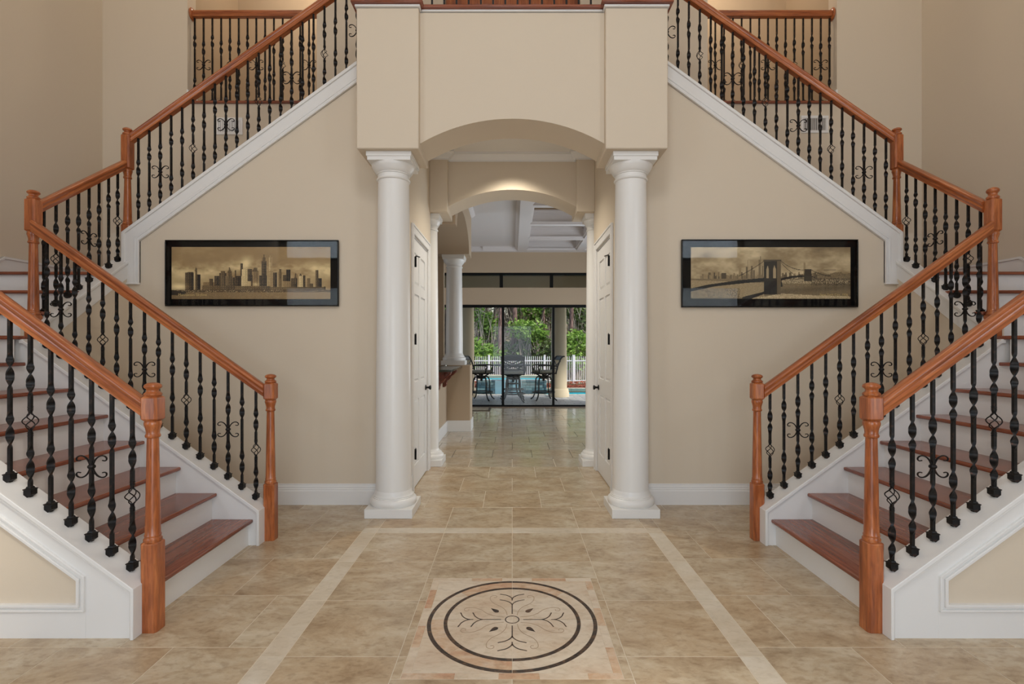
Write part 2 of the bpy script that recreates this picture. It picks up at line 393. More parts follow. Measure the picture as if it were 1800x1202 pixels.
# mottled marble border strips
for s in (-1, 1):
    cuts = [-0.484, -0.25, -0.06, 0.12, 0.33, 0.484]
    for i, (a, b) in enumerate(zip(cuts[:-1], cuts[1:])):
        for ax in (0, 1):
            mm = M_rose if (i+ax+(s > 0)) % 2 == 0 else M_medal
            if ax == 0: tile(a, b, MC+min(s*0.4435, s*0.484), MC+max(s*0.4435, s*0.484), mm, 'border_marble', med, gap=0.0008)
            else:
                a2, b2 = max(a, -0.443), min(b, 0.443)
                tile(min(s*0.4435, s*0.484), max(s*0.4435, s*0.484), MC+a2, MC+b2, mm, 'border_marble', med, gap=0.0008)
def inlay(pts, wd, name, m, z1=0.0004):
    mb = MB(); rs = []; pts = [Vector((p[0], p[1], 0)) for p in pts]
    for i, p in enumerate(pts):
        t = (pts[min(i+1, len(pts)-1)]-pts[max(i-1, 0)]).normalized(); nrm = Vector((-t.y, t.x, 0)); ww = wd[i] if isinstance(wd, list) else wd
        a = p+nrm*ww/2; b = p-nrm*ww/2
        rs.append([(a.x, a.y+MC, -0.002), (b.x, b.y+MC, -0.002), (b.x, b.y+MC, z1), (a.x, a.y+MC, z1)])
    mb.rings(rs)
    return mb
ring_seg(0.033, 0.0385, 0, 2*PI-0.0001, 32, z1=0.0005).build('centre_ring', M_dmarb, med, smooth=0)
for q in range(4):
    a = q*PI/2; ca, sa = math.cos(a), math.sin(a)
    def tr(u, v): return (u*ca-v*sa, u*sa+v*ca)
    mb = MB()
    mb2 = inlay([tr(0.058, 0), tr(0.165, 0)], 0.0056, '', None); mb.add(mb2.v, mb2.f)
    for u0, u1 in ((0.155, 0.212), (0.222, 0.278)):
        for sg in (-1, 1):
            pts = [tr(p[0], sg*p[1]) for p in [(u0, 0.0008), (u0+0.012, 0.004), (u0+0.030, 0.017), (u0+0.044, 0.036), (u1-0.006, 0.054), (u1, 0.070)]]
            cp = catmull([(p[0], p[1], 0) for p in pts], 3)
            mb2 = inlay([(p.x, p.y) for p in cp], 0.0064, '', None); mb.add(mb2.v, mb2.f)
    mb2 = inlay([tr(0.205, 0), tr(0.226, 0)], 0.0056, '', None); mb.add(mb2.v, mb2.f)
    mb.build('scroll_inlay', M_dmarb, med, smooth=0)
    # leaf between the arms
    b = a+PI/4; cb, sb = math.cos(b), math.sin(b)
    leaf = []
    for k in range(17):
        t = k/16; 
        leaf.append((0.105+0.06*t, 0.0155*math.sin(PI*min(1, t**0.62))*(1-0.35*t)))
    out = [(u*cb-v*sb, u*sb+v*cb) for u, v in leaf]+[(u*cb+v*sb, u*sb-v*cb) for u, v in reversed(leaf[1:-1])]
    MB().prism([(p[0], p[1]+MC) for p in out], 'z', -0.002, 0.0005).build('leaf_inlay', M_dmarb, med, smooth=0)
    # faint petal outline with curled tips
    for sg in (-1, 1):
        pet = [(0.05, 0.012), (0.09, 0.040), (0.14, 0.052), (0.19, 0.048), (0.235, 0.062), (0.262, 0.088), (0.258, 0.112), (0.240, 0.116), (0.232, 0.102), (0.242, 0.094)]
        cp = catmull([(u, v*sg, 0) for u, v in pet], 4)
        mb2 = inlay([(p.x*cb-p.y*sb, p.x*sb+p.y*cb) for p in cp], 0.0035, '', None, 0.0003)
        mb2.build('petal_inlay', M_inlay, med, smooth=0)

# ---- shell of the foyer
struct(box('wall_left', M_wall, -XO-0.15, -XO, FY, YB+0.15, -0.1, ZC))
struct(box('wall_right', M_wall, XO, XO+0.15, FY, YB+0.15, -0.1, ZC))
struct(box('ceiling', M_ceil, -XO-0.15, XO+0.15, FY-0.2, 7.6, ZC, ZC+0.15))
# entrance wall behind the camera, with its openings
wf = struct(MB().build if False else box('wall_front', M_wall, -XO, -4.45, FY-0.2, FY, -0.1, ZC))
mb = MB()
for s in (-1, 1):
    a, b = sorted((s*3.25, s*1.2)); mb.box(a, b, FY-0.2, FY, -0.1, ZC)
    a, b = sorted((s*4.45, s*3.25)); mb.box(a, b, FY-0.2, FY, -0.1, 0.55); mb.box(a, b, FY-0.2, FY, 2.62, 3.15); mb.box(a, b, FY-0.2, FY, 4.35, ZC)
mb.box(4.45, XO, FY-0.2, FY, -0.1, ZC)
mb.box(-1.2, 1.2, FY-0.2, FY, 2.7, 4.4); mb.box(-1.2, 1.2, FY-0.2, FY, 6.4, ZC)
o = mb.build('wall_front', M_wall); struct(o)
for i, (x0, x1, z0, z1) in enumerate([(-4.45, -3.25, 0.55, 2.62), (3.25, 4.45, 0.55, 2.62), (-4.45, -3.25, 3.15, 4.35), (3.25, 4.45, 3.15, 4.35), (-1.2, 1.2, 4.4, 6.4), (-1.2, 1.2, 0.0, 2.7)]):
    mb = MB(); t = 0.05; y0, y1 = FY-0.16, FY-0.08
    mb.frame(x0, x1, y0, y1, z0, z1, t)
    xm = (x0+x1)/2; mb.box(xm-0.015, xm+0.015, y0, y1, z0+t, z1-t)
    fr = struct(mb.build('window_%d' % (i+2) if i < 5 else 'door_4', M_black))
    MB().box(x0+t, x1-t, FY-0.13, FY-0.12, z0+t, z1-t).build('pane', M_glass, fr)

# back wall parts: one function, mirrored for the right side
def knee(mat_, pts, axis, a, b, name, parent, mir): return MB().prism(pts, axis, a, b).build(name, mat_, parent, mir)
LINE3 = lambda x: 2.481+0.7265*(x+3.55)
for mir in (False, True):
    sd = 'right' if mir else 'left'
    sgn = 1 if mir else -1
    # wall carrying the picture, closing the space under the upper flight
    w1 = struct(MB().prism([(-3.66, -0.1), (-0.985, -0.1), (-0.985, 3.9), (-1.27, LINE3(-1.27)-0.01), (-3.545, LINE3(-3.545)-0.01), (-3.66, LINE3(-3.545)-0.01)], 'y', 4.675, 4.84).build('wall_back_'+sd, M_wall, None, mir))
    # stairwell back wall up to the gallery floor, and above it
    struct(MB().box(-XO, -1.2, YB, YB+0.15, 1.9, Z2-0.04).box(-1.2, -0.74, YB, YB+0.15, 3.92, Z2-0.04).build('wall_stairwell_'+sd, M_wall, None, mir))
    struct(box('wall_upper_'+sd, M_wall, -XO, -3.615, YB, YB+0.15, Z2-0.04, ZC, mir=mir))
    struct(box('wall_upper_'+sd, M_wall, -2.175, -0.76, YB, YB+0.15, Z2-0.04, ZC, mir=mir))
    # baseboard along the picture wall
    prof = MB().prism([(4.655, 0), (4.6755, 0), (4.6755, 0.19), (4.669, 0.19), (4.668, 0.172), (4.664, 0.166), (4.664, 0.150), (4.660, 0.145), (4.660, 0.132), (4.655, 0.126)], 'x', -3.50, -0.985)
    struct(prof.build('baseboard_'+sd, M_white, None, mir, smooth=0))
    struct(MB().box(-3.502, -3.488, 3.87, 4.66, 0, 0.19).build('baseboard_'+sd, M_white, None, mir))
    # passage side wall round the closet door
    pw = MB(); pw.box(-1.135, -0.985, 4.84, 5.07, -0.1, 3.95).box(-1.135, -0.985, 5.95, 6.17, -0.1, 3.95).box(-1.135, -0.985, 5.07, 5.95, 2.56, 3.95)
    struct(pw.build('wall_passage_'+sd, M_wall, None, mir))
    # baseboard stubs in the passage
    struct(MB().box(-0.985, -0.970, 4.70, 4.98, 0, 0.19).build('baseboard_'+sd, M_white, None, mir))
    # door casing
    cs = MB()
    def cas(y0, y1, z0, z1): cs.box(-0.985, -0.967, y0, y1, z0, z1)
    cas(5.006, 5.075, 0, 2.56); cas(5.945, 6.014, 0, 2.56); cas(5.006, 6.014, 2.56, 2.63)
    cs.box(-0.985, -0.960, 4.985, 5.005, 0, 2.65).box(-0.985, -0.960, 6.015, 6.035, 0, 2.65).box(-0.985, -0.960, 5.005, 6.015, 2.63, 2.65)
    cs.box(-1.10, -0.986, 5.071, 5.085, 0, 2.544).box(-1.10, -0.986, 5.935, 5.949, 0, 2.544).box(-1.10, -0.986, 5.071, 5.949, 2.545, 2.559)
    struct(cs.build('trim_1', M_white, None, mir, bevel=0.004))
    # six-panel door
    dr = struct(MB().box(-1.035, -1.005, 5.088, 5.932, 0.012, 2.542).build('door_%d' % (2 if mir else 1), M_white, None, mir))
    st = 0.11
    yc = [(5.088+st, 5.51-0.045), (5.51+0.045, 5.932-st)]
    rz = [(0.23, 0.90), (1.08, 1.98), (2.08, 2.40)]
    fr = MB()
    fx0, fx1 = -1.005, -0.992
    fr.box(fx0, fx1, 5.088, 5.088+st, 0.012, 2.542).box(fx0, fx1, 5.932-st, 5.932, 0.012, 2.542)
    for z0, z1 in rz: fr.box(fx0, fx1, 5.51-0.045, 5.51+0.045, z0, z1)
    for z0, z1 in ((0.012, 0.23), (0.90, 1.08), (1.98, 2.08), (2.40, 2.542)): fr.box(fx0, fx1, 5.088+st, 5.932-st, z0, z1)
    fr.build('door_frame', M_white, dr, mir)
    for y0, y1 in yc:
        for z0, z1 in rz:
            e = 0.03
            MB().rings([[(-1.005, y0+.008, z0+.008), (-1.005, y1-.008, z0+.008), (-1.005, y1-.008, z1-.008), (-1.005, y0+.008, z1-.008)],
                        [(-0.996, y0+e, z0+e), (-0.996, y1-e, z0+e), (-0.996, y1-e, z1-e), (-0.996, y0+e, z1-e)]]).build('door_panel', M_white, dr, mir, smooth=0)
    for z0 in (0.37, 1.51, 2.28 if not mir else 2.29):
        hg = MB(); hg.lathe([(0.001, 0), (0.0075, 0), (0.0075, 0.105), (0.001, 0.105)], -0.956, 5.082, z0-0.05, 10)
        hg.lathe([(0.0, 0.103), (0.005, 0.105), (0.003, 0.115), (0.0, 0.117)], -0.956, 5.082, z0-0.05, 8)
        hg.box(-0.992, -0.957, 5.079, 5.085, z0-0.05, z0+0.055)
        if z0 > 2: hg.tube([(-0.956, 5.085, z0+0.062), (-0.930, 5.16, z0+0.062)], 0.005, 6)
        hg.build('hinge', M_hard, dr, mir)
    hd = MB(); prof = [(0.0, 0.0), (0.030, 0.001), (0.030, 0.008), (0.012, 0.014), (0.011, 0.035), (0.020, 0.042), (0.027, 0.052), (0.024, 0.064), (0.0, 0.068)]
    rs = [[(-0.992+z_, 5.86+r_*math.cos(2*PI*j/16), 0.975+r_*math.sin(2*PI*j/16)) for j in range(16)] for r_, z_ in prof]
    hd.rings(rs); hd.build('door_knob', M_hard, dr, mir)
    # pilaster over the engaged column
    struct(MB().box(-0.985, -0.772, 6.10, 6.1695, 3.053, 3.95).build('wall_pilaster_'+sd, M_wall, None, mir, bevel=0.006))
    # gallery jamb baseboard, hall walls
    struct(MB().box(-3.62, -3.60, YB-0.008, YB+0.16, Z2, Z2+0.13).build('baseboard_upper_'+sd, M_white, None, mir))
    struct(box('wall_hall_'+sd, M_wall2, -4.0, -3.85, YB+0.15, 7.2, Z2-0.04, ZC, mir=mir))
    # great room front wall outside the arch
    struct(MB().box(-3.6 if not mir else -3.15, -0.985, 6.45, 6.61, -0.1, 3.95).build('wall_great_room_front_'+sd, M_wall2, None, mir))
struct(box('wall_hall_back', M_wall2, -4.0, 4.0, 7.2, 7.35, Z2-0.04, ZC))
struct(box('wall_upper_middle', M_wall, -0.76, 0.76, YB, YB+0.15, 6.75, ZC))
slab = MB().box(-3.9, 3.9, YB+0.001, 7.25, Z2-0.15, Z2)
struct(slab.build('floor_upper', M_wall))
for s in (-1, 1):
    nz = box('trim_2', M_treadX, min(s*3.62, s*1.6), max(s*3.62, s*1.6), YB-0.028, YB+0.1, Z2-0.026, Z2, bevel=0.006); struct(nz)

# arch wall at the end of the passage
pts = [(-0.985, 3.0), (-0.772, 3.0)]
pa = [(-0.985, 3.95), (-0.985, 3.053), (-0.772, 3.053)] + list(reversed(arch(-0.772, 0.772, 3.13, 3.334))) + [(0.772, 3.053), (0.985, 3.053), (0.985, 3.95)]
struct(MB().prism(pa, 'y', 6.17, 6.61).build('wall_passage_arch', M_wall, None, smooth=20))
struct(box('ceiling', M_ceil, -1.2, 1.2, 4.70, 6.2, 3.76, 3.9))
# crown moulding round the passage ceiling
cp = [(0, 0), (0.012, 0), (0.018, -0.006), (0.018, 0.012), (0.030, 0.018), (0.060, 0.045), (0.072, 0.062), (0.085, 0.066), (0.085, 0.09), (0, 0.09)]
def crown(path, ztop, name, m=M_white, inward=1):
    """path of (x,y) corners; the profile grows to the left of travel when inward=1"""
    mb = MB(); n = len(path); rs = []
    for i, p in enumerate(path):
        p = Vector(p)
        d0 = (p-Vector(path[i-1])).normalized() if i > 0 else None
        d1 = (Vector(path[i+1])-p).normalized() if i < n-1 else None
        n0 = Vector((-d0.y, d0.x)) if d0 else None; n1 = Vector((-d1.y, d1.x)) if d1 else None
        if n0 is None: nn = n1
        elif n1 is None: nn = n0
        else:
            nn = (n0+n1).normalized(); nn = nn/max(0.3, nn.dot(n0))
        nn = nn*inward
        rs.append([(p.x+nn.x*a, p.y+nn.y*a, ztop-0.09+b) for a, b in cp])
    mb.rings(rs); return struct(mb.build(name, m, smooth=30))
crown([(-0.985, 4.74), (-0.985, 6.10), (-0.772, 6.10), (-0.772, 6.17), (0.772, 6.17), (0.772, 6.10), (0.985, 6.10), (0.985, 4.74)], 3.76, 'trim_3', inward=-1)

# ---- balcony over the entry of the passage (front blocks and arched panel)
pan = [(-0.79, 4.244), (-0.79, 3.10), (-0.7745, 3.10), (-0.7745, 3.145)] + list(reversed(arch(-0.775, 0.775, 3.145, 3.355))) + [(0.7745, 3.10), (0.79, 3.10), (0.79, 4.244)]
struct(MB().prism(pan, 'y', 4.305, 4.715).build('wall_balcony', M_wall, None, smooth=20))
for mir in (False, True):
    struct(MB().box(-1.291, -0.774, 4.24, 4.72, 3.079, 4.245).build('wall_balcony_block', M_wall, None, mir, bevel=0.010, seg=3))
    struct(MB().box(-1.303, -0.762, 4.228, 4.73, 4.250, 4.27).build('trim_4', M_white, None, mir, bevel=0.006))
    struct(MB().box(-1.330, -0.738, 4.202, 4.76, 4.27, 4.297).build('trim_5', M_treadX, None, mir, bevel=0.007))
struct(box('trim_4', M_white, -0.76, 0.76, 4.292, 4.6, 4.250, 4.268, bevel=0.005))
struct(box('trim_5', M_treadX, -0.745, 0.745, 4.267, 4.6, 4.268, 4.294, bevel=0.007))
struct(box('floor_balcony', M_treadX, -1.29, 1.29, 4.74, YB, Z2-0.2, Z2))
# upper double door of wood behind the balcony
dd = struct(MB().box(-0.74, 0.74, YB+0.04, YB+0.09, Z2, 6.73).build('door_5', wood('oak_door', OAK, (1, 1, 0.08)), None))
for s in (-1, 1):
    for z0, z1 in ((Z2+0.2, Z2+0.95), (Z2+1.1, Z2+2.3)):
        MB().box(min(s*0.10, s*0.62), max(s*0.10, s*0.62), YB+0.03, YB+0.045, z0, z1).build('door_panel', dd.data.materials[0], dd, bevel=0.006)

# ================================================================== columns
def round_column(mir, x, y, r0, r1, z0, z1, plinth, label, name='round_column', group=None, half=False, m=None, n=40, cap=True, basek=1.0):
    m = m or M_col
    t = thing(name, label, 'column', (x, y, z0), group, mir)
    ph = 0.077*basek
    MB().box(x-plinth, x+plinth, y-plinth, y+plinth, z0, z0+ph).build('plinth', m, t, mir, bevel=0.003)
    k = plinth/0.2
    pr = [(0.19*k, 0), (0.197*k, 0.012*k), (0.199*k, 0.03*k), (0.195*k, 0.048*k), (0.182*k, 0.060*k), (0.176*k, 0.063*k), (0.176*k, 0.070*k), (0.170*k, 0.073*k), (0.170*k, 0.080*k), (0.162*k, 0.088*k), (r0*1.06, 0.10*k), (r0, 0.125*k)]
    MB().lathe([(0.01, 0)]+pr+[(0.01, 0.125*k)], x, y, z0+ph, n).build('base_moulding', m, t, mir)
    hs = z1-z0; zc = z1-(0.20*k if cap else 0)
    sh = []
    for i in range(13):
        u = i/12; sh.append((r0+(r1-r0)*(max(0, u-0.2)/0.8)**1.15, ph+0.12*k+(zc-z0-ph-0.12*k)*u))
    MB().lathe([(0.01, sh[0][1])]+sh+[(0.01, sh[-1][1])], x, y, z0, n).build('shaft', m, t, mir)
    if cap:
        q = r1/0.1325
        cpf = [(0.1325, 0), (0.142, 0.004), (0.146, 0.012), (0.142, 0.020), (0.134, 0.023), (0.134, 0.052), (0.142, 0.055), (0.142, 0.062), (0.150, 0.066), (0.163, 0.085), (0.178, 0.108), (0.186, 0.125), (0.186, 0.14)]
        sc_ = (0.14)/0.14
        MB().lathe([(0.01, 0)]+[(a*q, b*k) for a, b in cpf]+[(0.01, 0.14*k)], x, y, zc-0.005, n).build('capital', m, t, mir)
        a = 0.190*q
        ab = MB().box(x-a*0.96, x+a*0.96, y-a*0.96, y+a*0.96, zc+0.128*k, zc+0.165*k).box(x-a, x+a, y-a, y+a, zc+0.160*k, z1)
        ab.build('abacus', m, t, mir, bevel=0.004)
    return t
for mir in (False, True):
    sd = 'right' if mir else 'left'
    round_column(mir, -1.0365, 4.479, 0.152, 0.1325, 0, 3.079, 0.201, 'large white round column on square plinth at %s of foyer passage' % sd)
    round_column(mir, -1.03, 6.33, 0.122, 0.105, 0, 3.053, 0.185, 'slim white engaged column beside the %s closet door' % sd, name='engaged_column')
    round_column(mir, -1.0365, 4.479, 0.152, 0.1325, 4.297, ZC, 0.201, 'white round column standing on the %s balcony block' % sd, name='balcony_column')

# ================================================================== staircases
def make_newel(mir, x, d, zb, base_h, zblk0, zblk1, ztop, label, w_=0.083):
    t = thing('newel_post', label, 'newel post', (x, d, zb), None, mir)
    h = w_/2; c = 0.011
    def octo(hh, cc, z): return [(x-hh+cc, d-hh, z), (x+hh-cc, d-hh, z), (x+hh, d-hh+cc, z), (x+hh, d+hh-cc, z), (x+hh-cc, d+hh, z), (x-hh+cc, d+hh, z), (x-hh, d+hh-cc, z), (x-hh, d-hh+cc, z)]
    zt = zb+base_h
    MB().rings([octo(h, c, zb), octo(h, c, zt-0.02), octo(h, 0.001+c*0.9, zt-0.012), octo(h-0.012, c, zt)]).build('post_base', M_post, t, mir, bevel=0.0015, smooth=0)
    L = zblk0-zt
    pr = [(0.02, -0.006), (0.041, -0.004), (0.0415, 0.008), (0.037, 0.014), (0.036, 0.02), (0.038, 0.026), (0.0345, 0.034)]
    pr += [(0.0345+(0.0265-0.0345)*u, 0.034+(L-0.034-0.085)*u) for u in (0.1, 0.25, 0.4, 0.55, 0.7, 0.85, 1.0)]
    pr += [(0.033, L-0.080), (0.035, L-0.072), (0.032, L-0.066), (0.030, L-0.060), (0.031, L-0.045), (0.036, L-0.026), (0.0395, L-0.016), (0.0395, L-0.006), (0.036, L+0.002), (0.02, L+0.004)]
    MB().lathe(pr, x, d, zt, 24).build('turned_shaft', M_post, t, mir)
    MB().rings([octo(h-0.012, c, zblk0), octo(h, c, zblk0+0.014), octo(h, c, zblk1-0.012), octo(h-0.012, c, zblk1)]).build('post_block', M_post, t, mir, bevel=0.0015, smooth=0)
    f = (ztop-zblk1)/0.068
    pr = [(0.02, -0.004), (0.036, -0.002), (0.0405, 0.004), (0.0405, 0.010), (0.034, 0.016), (0.028, 0.022), (0.027, 0.028), (0.030, 0.034), (0.038, 0.040), (0.0405, 0.047), (0.037, 0.056), (0.027, 0.063), (0.012, 0.067), (0.001, 0.068)]
    MB().lathe([(a, b*f) for a, b in pr], x, d, zblk1, 24).build('finial', M_post, t, mir)
    return t

# balusters -------------------------------------------------------
BM = {}
def bar_mesh(kind, H):
    key = (kind, round(H, 3))
    if key in BM: return BM[key]
    b0 = 0.0152
    def sect(z, grp):
        w_, t_, th = b0, b0, 0.0
        for g0, g1 in grp:
            if g0 <= z <= g1:
                u = (z-g0)/(g1-g0); e = min(1, math.sin(PI*u)*1.35); e = e*e*(3-2*e)
                w_ = b0+(0.0330-b0)*e; t_ = b0+(0.0080-b0)*e; th = 2*PI*(u-0.25)
        return w_, t_, th
    def seg(z0, z1, grp, mb):
        zs = [z0, z1]
        for g0, g1 in grp: zs += [g0+(g1-g0)*k/26 for k in range(27)]
        zs = sorted(set([z for z in zs if z0 <= z <= z1])); rs = []
        for z in zs:
            w_, t_, th = sect(z, grp); c, s = math.cos(th), math.sin(th)
            pr = [(-1, -1), (1, -1), (1, 1), (-1, 1)]
            if abs(th) < 1e-9: c, s = 0.0, -1.0
            rs.append([(c*a*w_/2-s*b*t_/2, s*a*w_/2+c*b*t_/2, z) for a, b in pr])
        mb.rings(rs)
    mb = MB(); cz = H*0.46
    if kind == 't': seg(0, H, [(H*0.20, H*0.20+0.19), (H*0.56, H*0.56+0.19)], mb)
    elif kind == 'u': seg(0, H, [(H*0.13, H*0.13+0.19), (H*0.64, H*0.64+0.17)], mb)
    elif kind == 's': seg(0, H, [(cz-0.28, cz-0.08), (cz+0.085, cz+0.275)], mb)
    else:
        seg(0, cz-0.052, [(max(0.03, cz-0.31), cz-0.125)], mb); seg(cz+0.052, H, [(cz+0.125, cz+0.31)], mb)
    me = bpy.data.meshes.new('baluster'); me.from_pydata([tuple(p) for p in mb.v], [], mb.f)
    bm = bmesh.new(); bm.from_mesh(me); bmesh.ops.recalc_face_normals(bm, faces=bm.faces); bm.to_mesh(me); bm.free()
    me.shade_smooth(); me.set_sharp_from_angle(angle=R(50)); me.materials.append(M_iron); BM[key] = me; return me
def raw_mesh(name, mb, m=None, sm=40):
    me = bpy.data.meshes.new(name); me.from_pydata([tuple(p) for p in mb.v], [], mb.f)
    bm = bmesh.new(); bm.from_mesh(me); bmesh.ops.recalc_face_normals(bm, faces=bm.faces); bm.to_mesh(me); bm.free()
    if sm: me.shade_smooth(); me.set_sharp_from_angle(angle=R(sm))
    me.materials.append(m or M_iron); return me
# basket of four twisted wires with collars
mb = MB()
for k in range(4):
    pts = []
    for i in range(15):
        u = i/14; r = 0.004+0.027*math.sin(PI*u)**1.0; a = k*PI/2+PI/4+u*PI*0.9
        pts.append((r*math.cos(a), r*math.sin(a), -0.042+0.084*u))
    mb.tube(pts, 0.0029, 5)
for s in (-1, 1):
    mb.lathe([(0.004, 0), (0.0085, 0.002), (0.0095, 0.014), (0.004, 0.016)], 0, 0, (-0.056 if s < 0 else 0.040), 8)
    for zz in (0.062, 0.072): mb.lathe([(0.006, 0), (0.0125, 0.0015), (0.0125, 0.0045), (0.006, 0.006)], 0, 0, s*zz-0.003, 10)
BASKET = raw_mesh('basket', mb)
mb = MB()
SC = [(0.007, 0.006), (0.012, 0.022), (0.022, 0.038), (0.036, 0.050), (0.052, 0.055), (0.067, 0.052), (0.076, 0.043), (0.075, 0.033), (0.067, 0.029), (0.055, 0.031)]
for sx in (-1, 1):
    for sz in (-1, 1):
        pts = catmull([(sx*a, 0, sz*b) for a, b in SC], 3); n = len(pts)
        mb.tube(pts, [0.0042-0.0012*i/n for i in range(n)], 6, flat=1.5)
mb.lathe([(0.002, -0.011), (0.014, -0.009), (0.018, -0.003), (0.018, 0.003), (0.014, 0.009), (0.002, 0.011)], 0, 0, 0, 12)
SCROLL = raw_mesh('scroll', mb)
def shoe_mesh(slope):
    mb = MB(); h = 0.0185
    zs = [-h*slope, h*slope]
    b = [(-h, -h, h*slope), (h, -h, -h*slope), (h, h, -h*slope), (-h, h, h*slope)]
    def lev(hh, z): return [(-hh, -hh, z), (hh, -hh, z), (hh, hh, z), (-hh, hh, z)]
    mb.rings([b, lev(h, 0.036), lev(h+0.0025, 0.038), lev(h+0.0025, 0.042), lev(0.013, 0.045), lev(0.0105, 0.053)])
    return raw_mesh('shoe', mb, sm=0)
SHOE = shoe_mesh(-0.7241); SHOE0 = shoe_mesh(0.0)
def baluster(kind, loc, H, parent, rz=0.0, level=False):
    b = inst('baluster', bar_mesh(kind, H), loc, parent, rz)
    def child(nm, me, z):
        o = bpy.data.objects.new(nm, me); C.objects.link(o); o.parent = b; o.location = (0, 0, z); return o
    child('shoe', SHOE0 if level else SHOE, 0.0)
    if kind == 's': child('scroll', SCROLL, H*0.46)
    if kind == 'b': child('basket', BASKET, H*0.46)
    return b
RP = [(-0.026, -0.071), (-0.026, -0.060), (-0.029, -0.054), (-0.031, -0.046), (-0.027, -0.040), (-0.025, -0.034), (-0.031, -0.026), (-0.034, -0.016), (-0.031, -0.008), (-0.022, -0.002), (-0.010, 0.0)]
RAIL = RP + [(-a, b) for a, b in reversed(RP)]
def kind_seq(i, first, period=3):
    """basket and scroll alternate every third bar"""
    j = i-first
    if j >= 0 and j % 6 == 0: return 's'
    if j >= 0 and j % 6 == 3: return 'b'
    return 't' if (i % 2 == 0) else 'u'

def tread_box(mb, x0, x1, y0, y1, z0, z1): mb.box(x0, x1, y0, y1, z0, z1)
def flip(v, mir): return Vector((-v[0], v[1], v[2])) if mir else Vector(v)

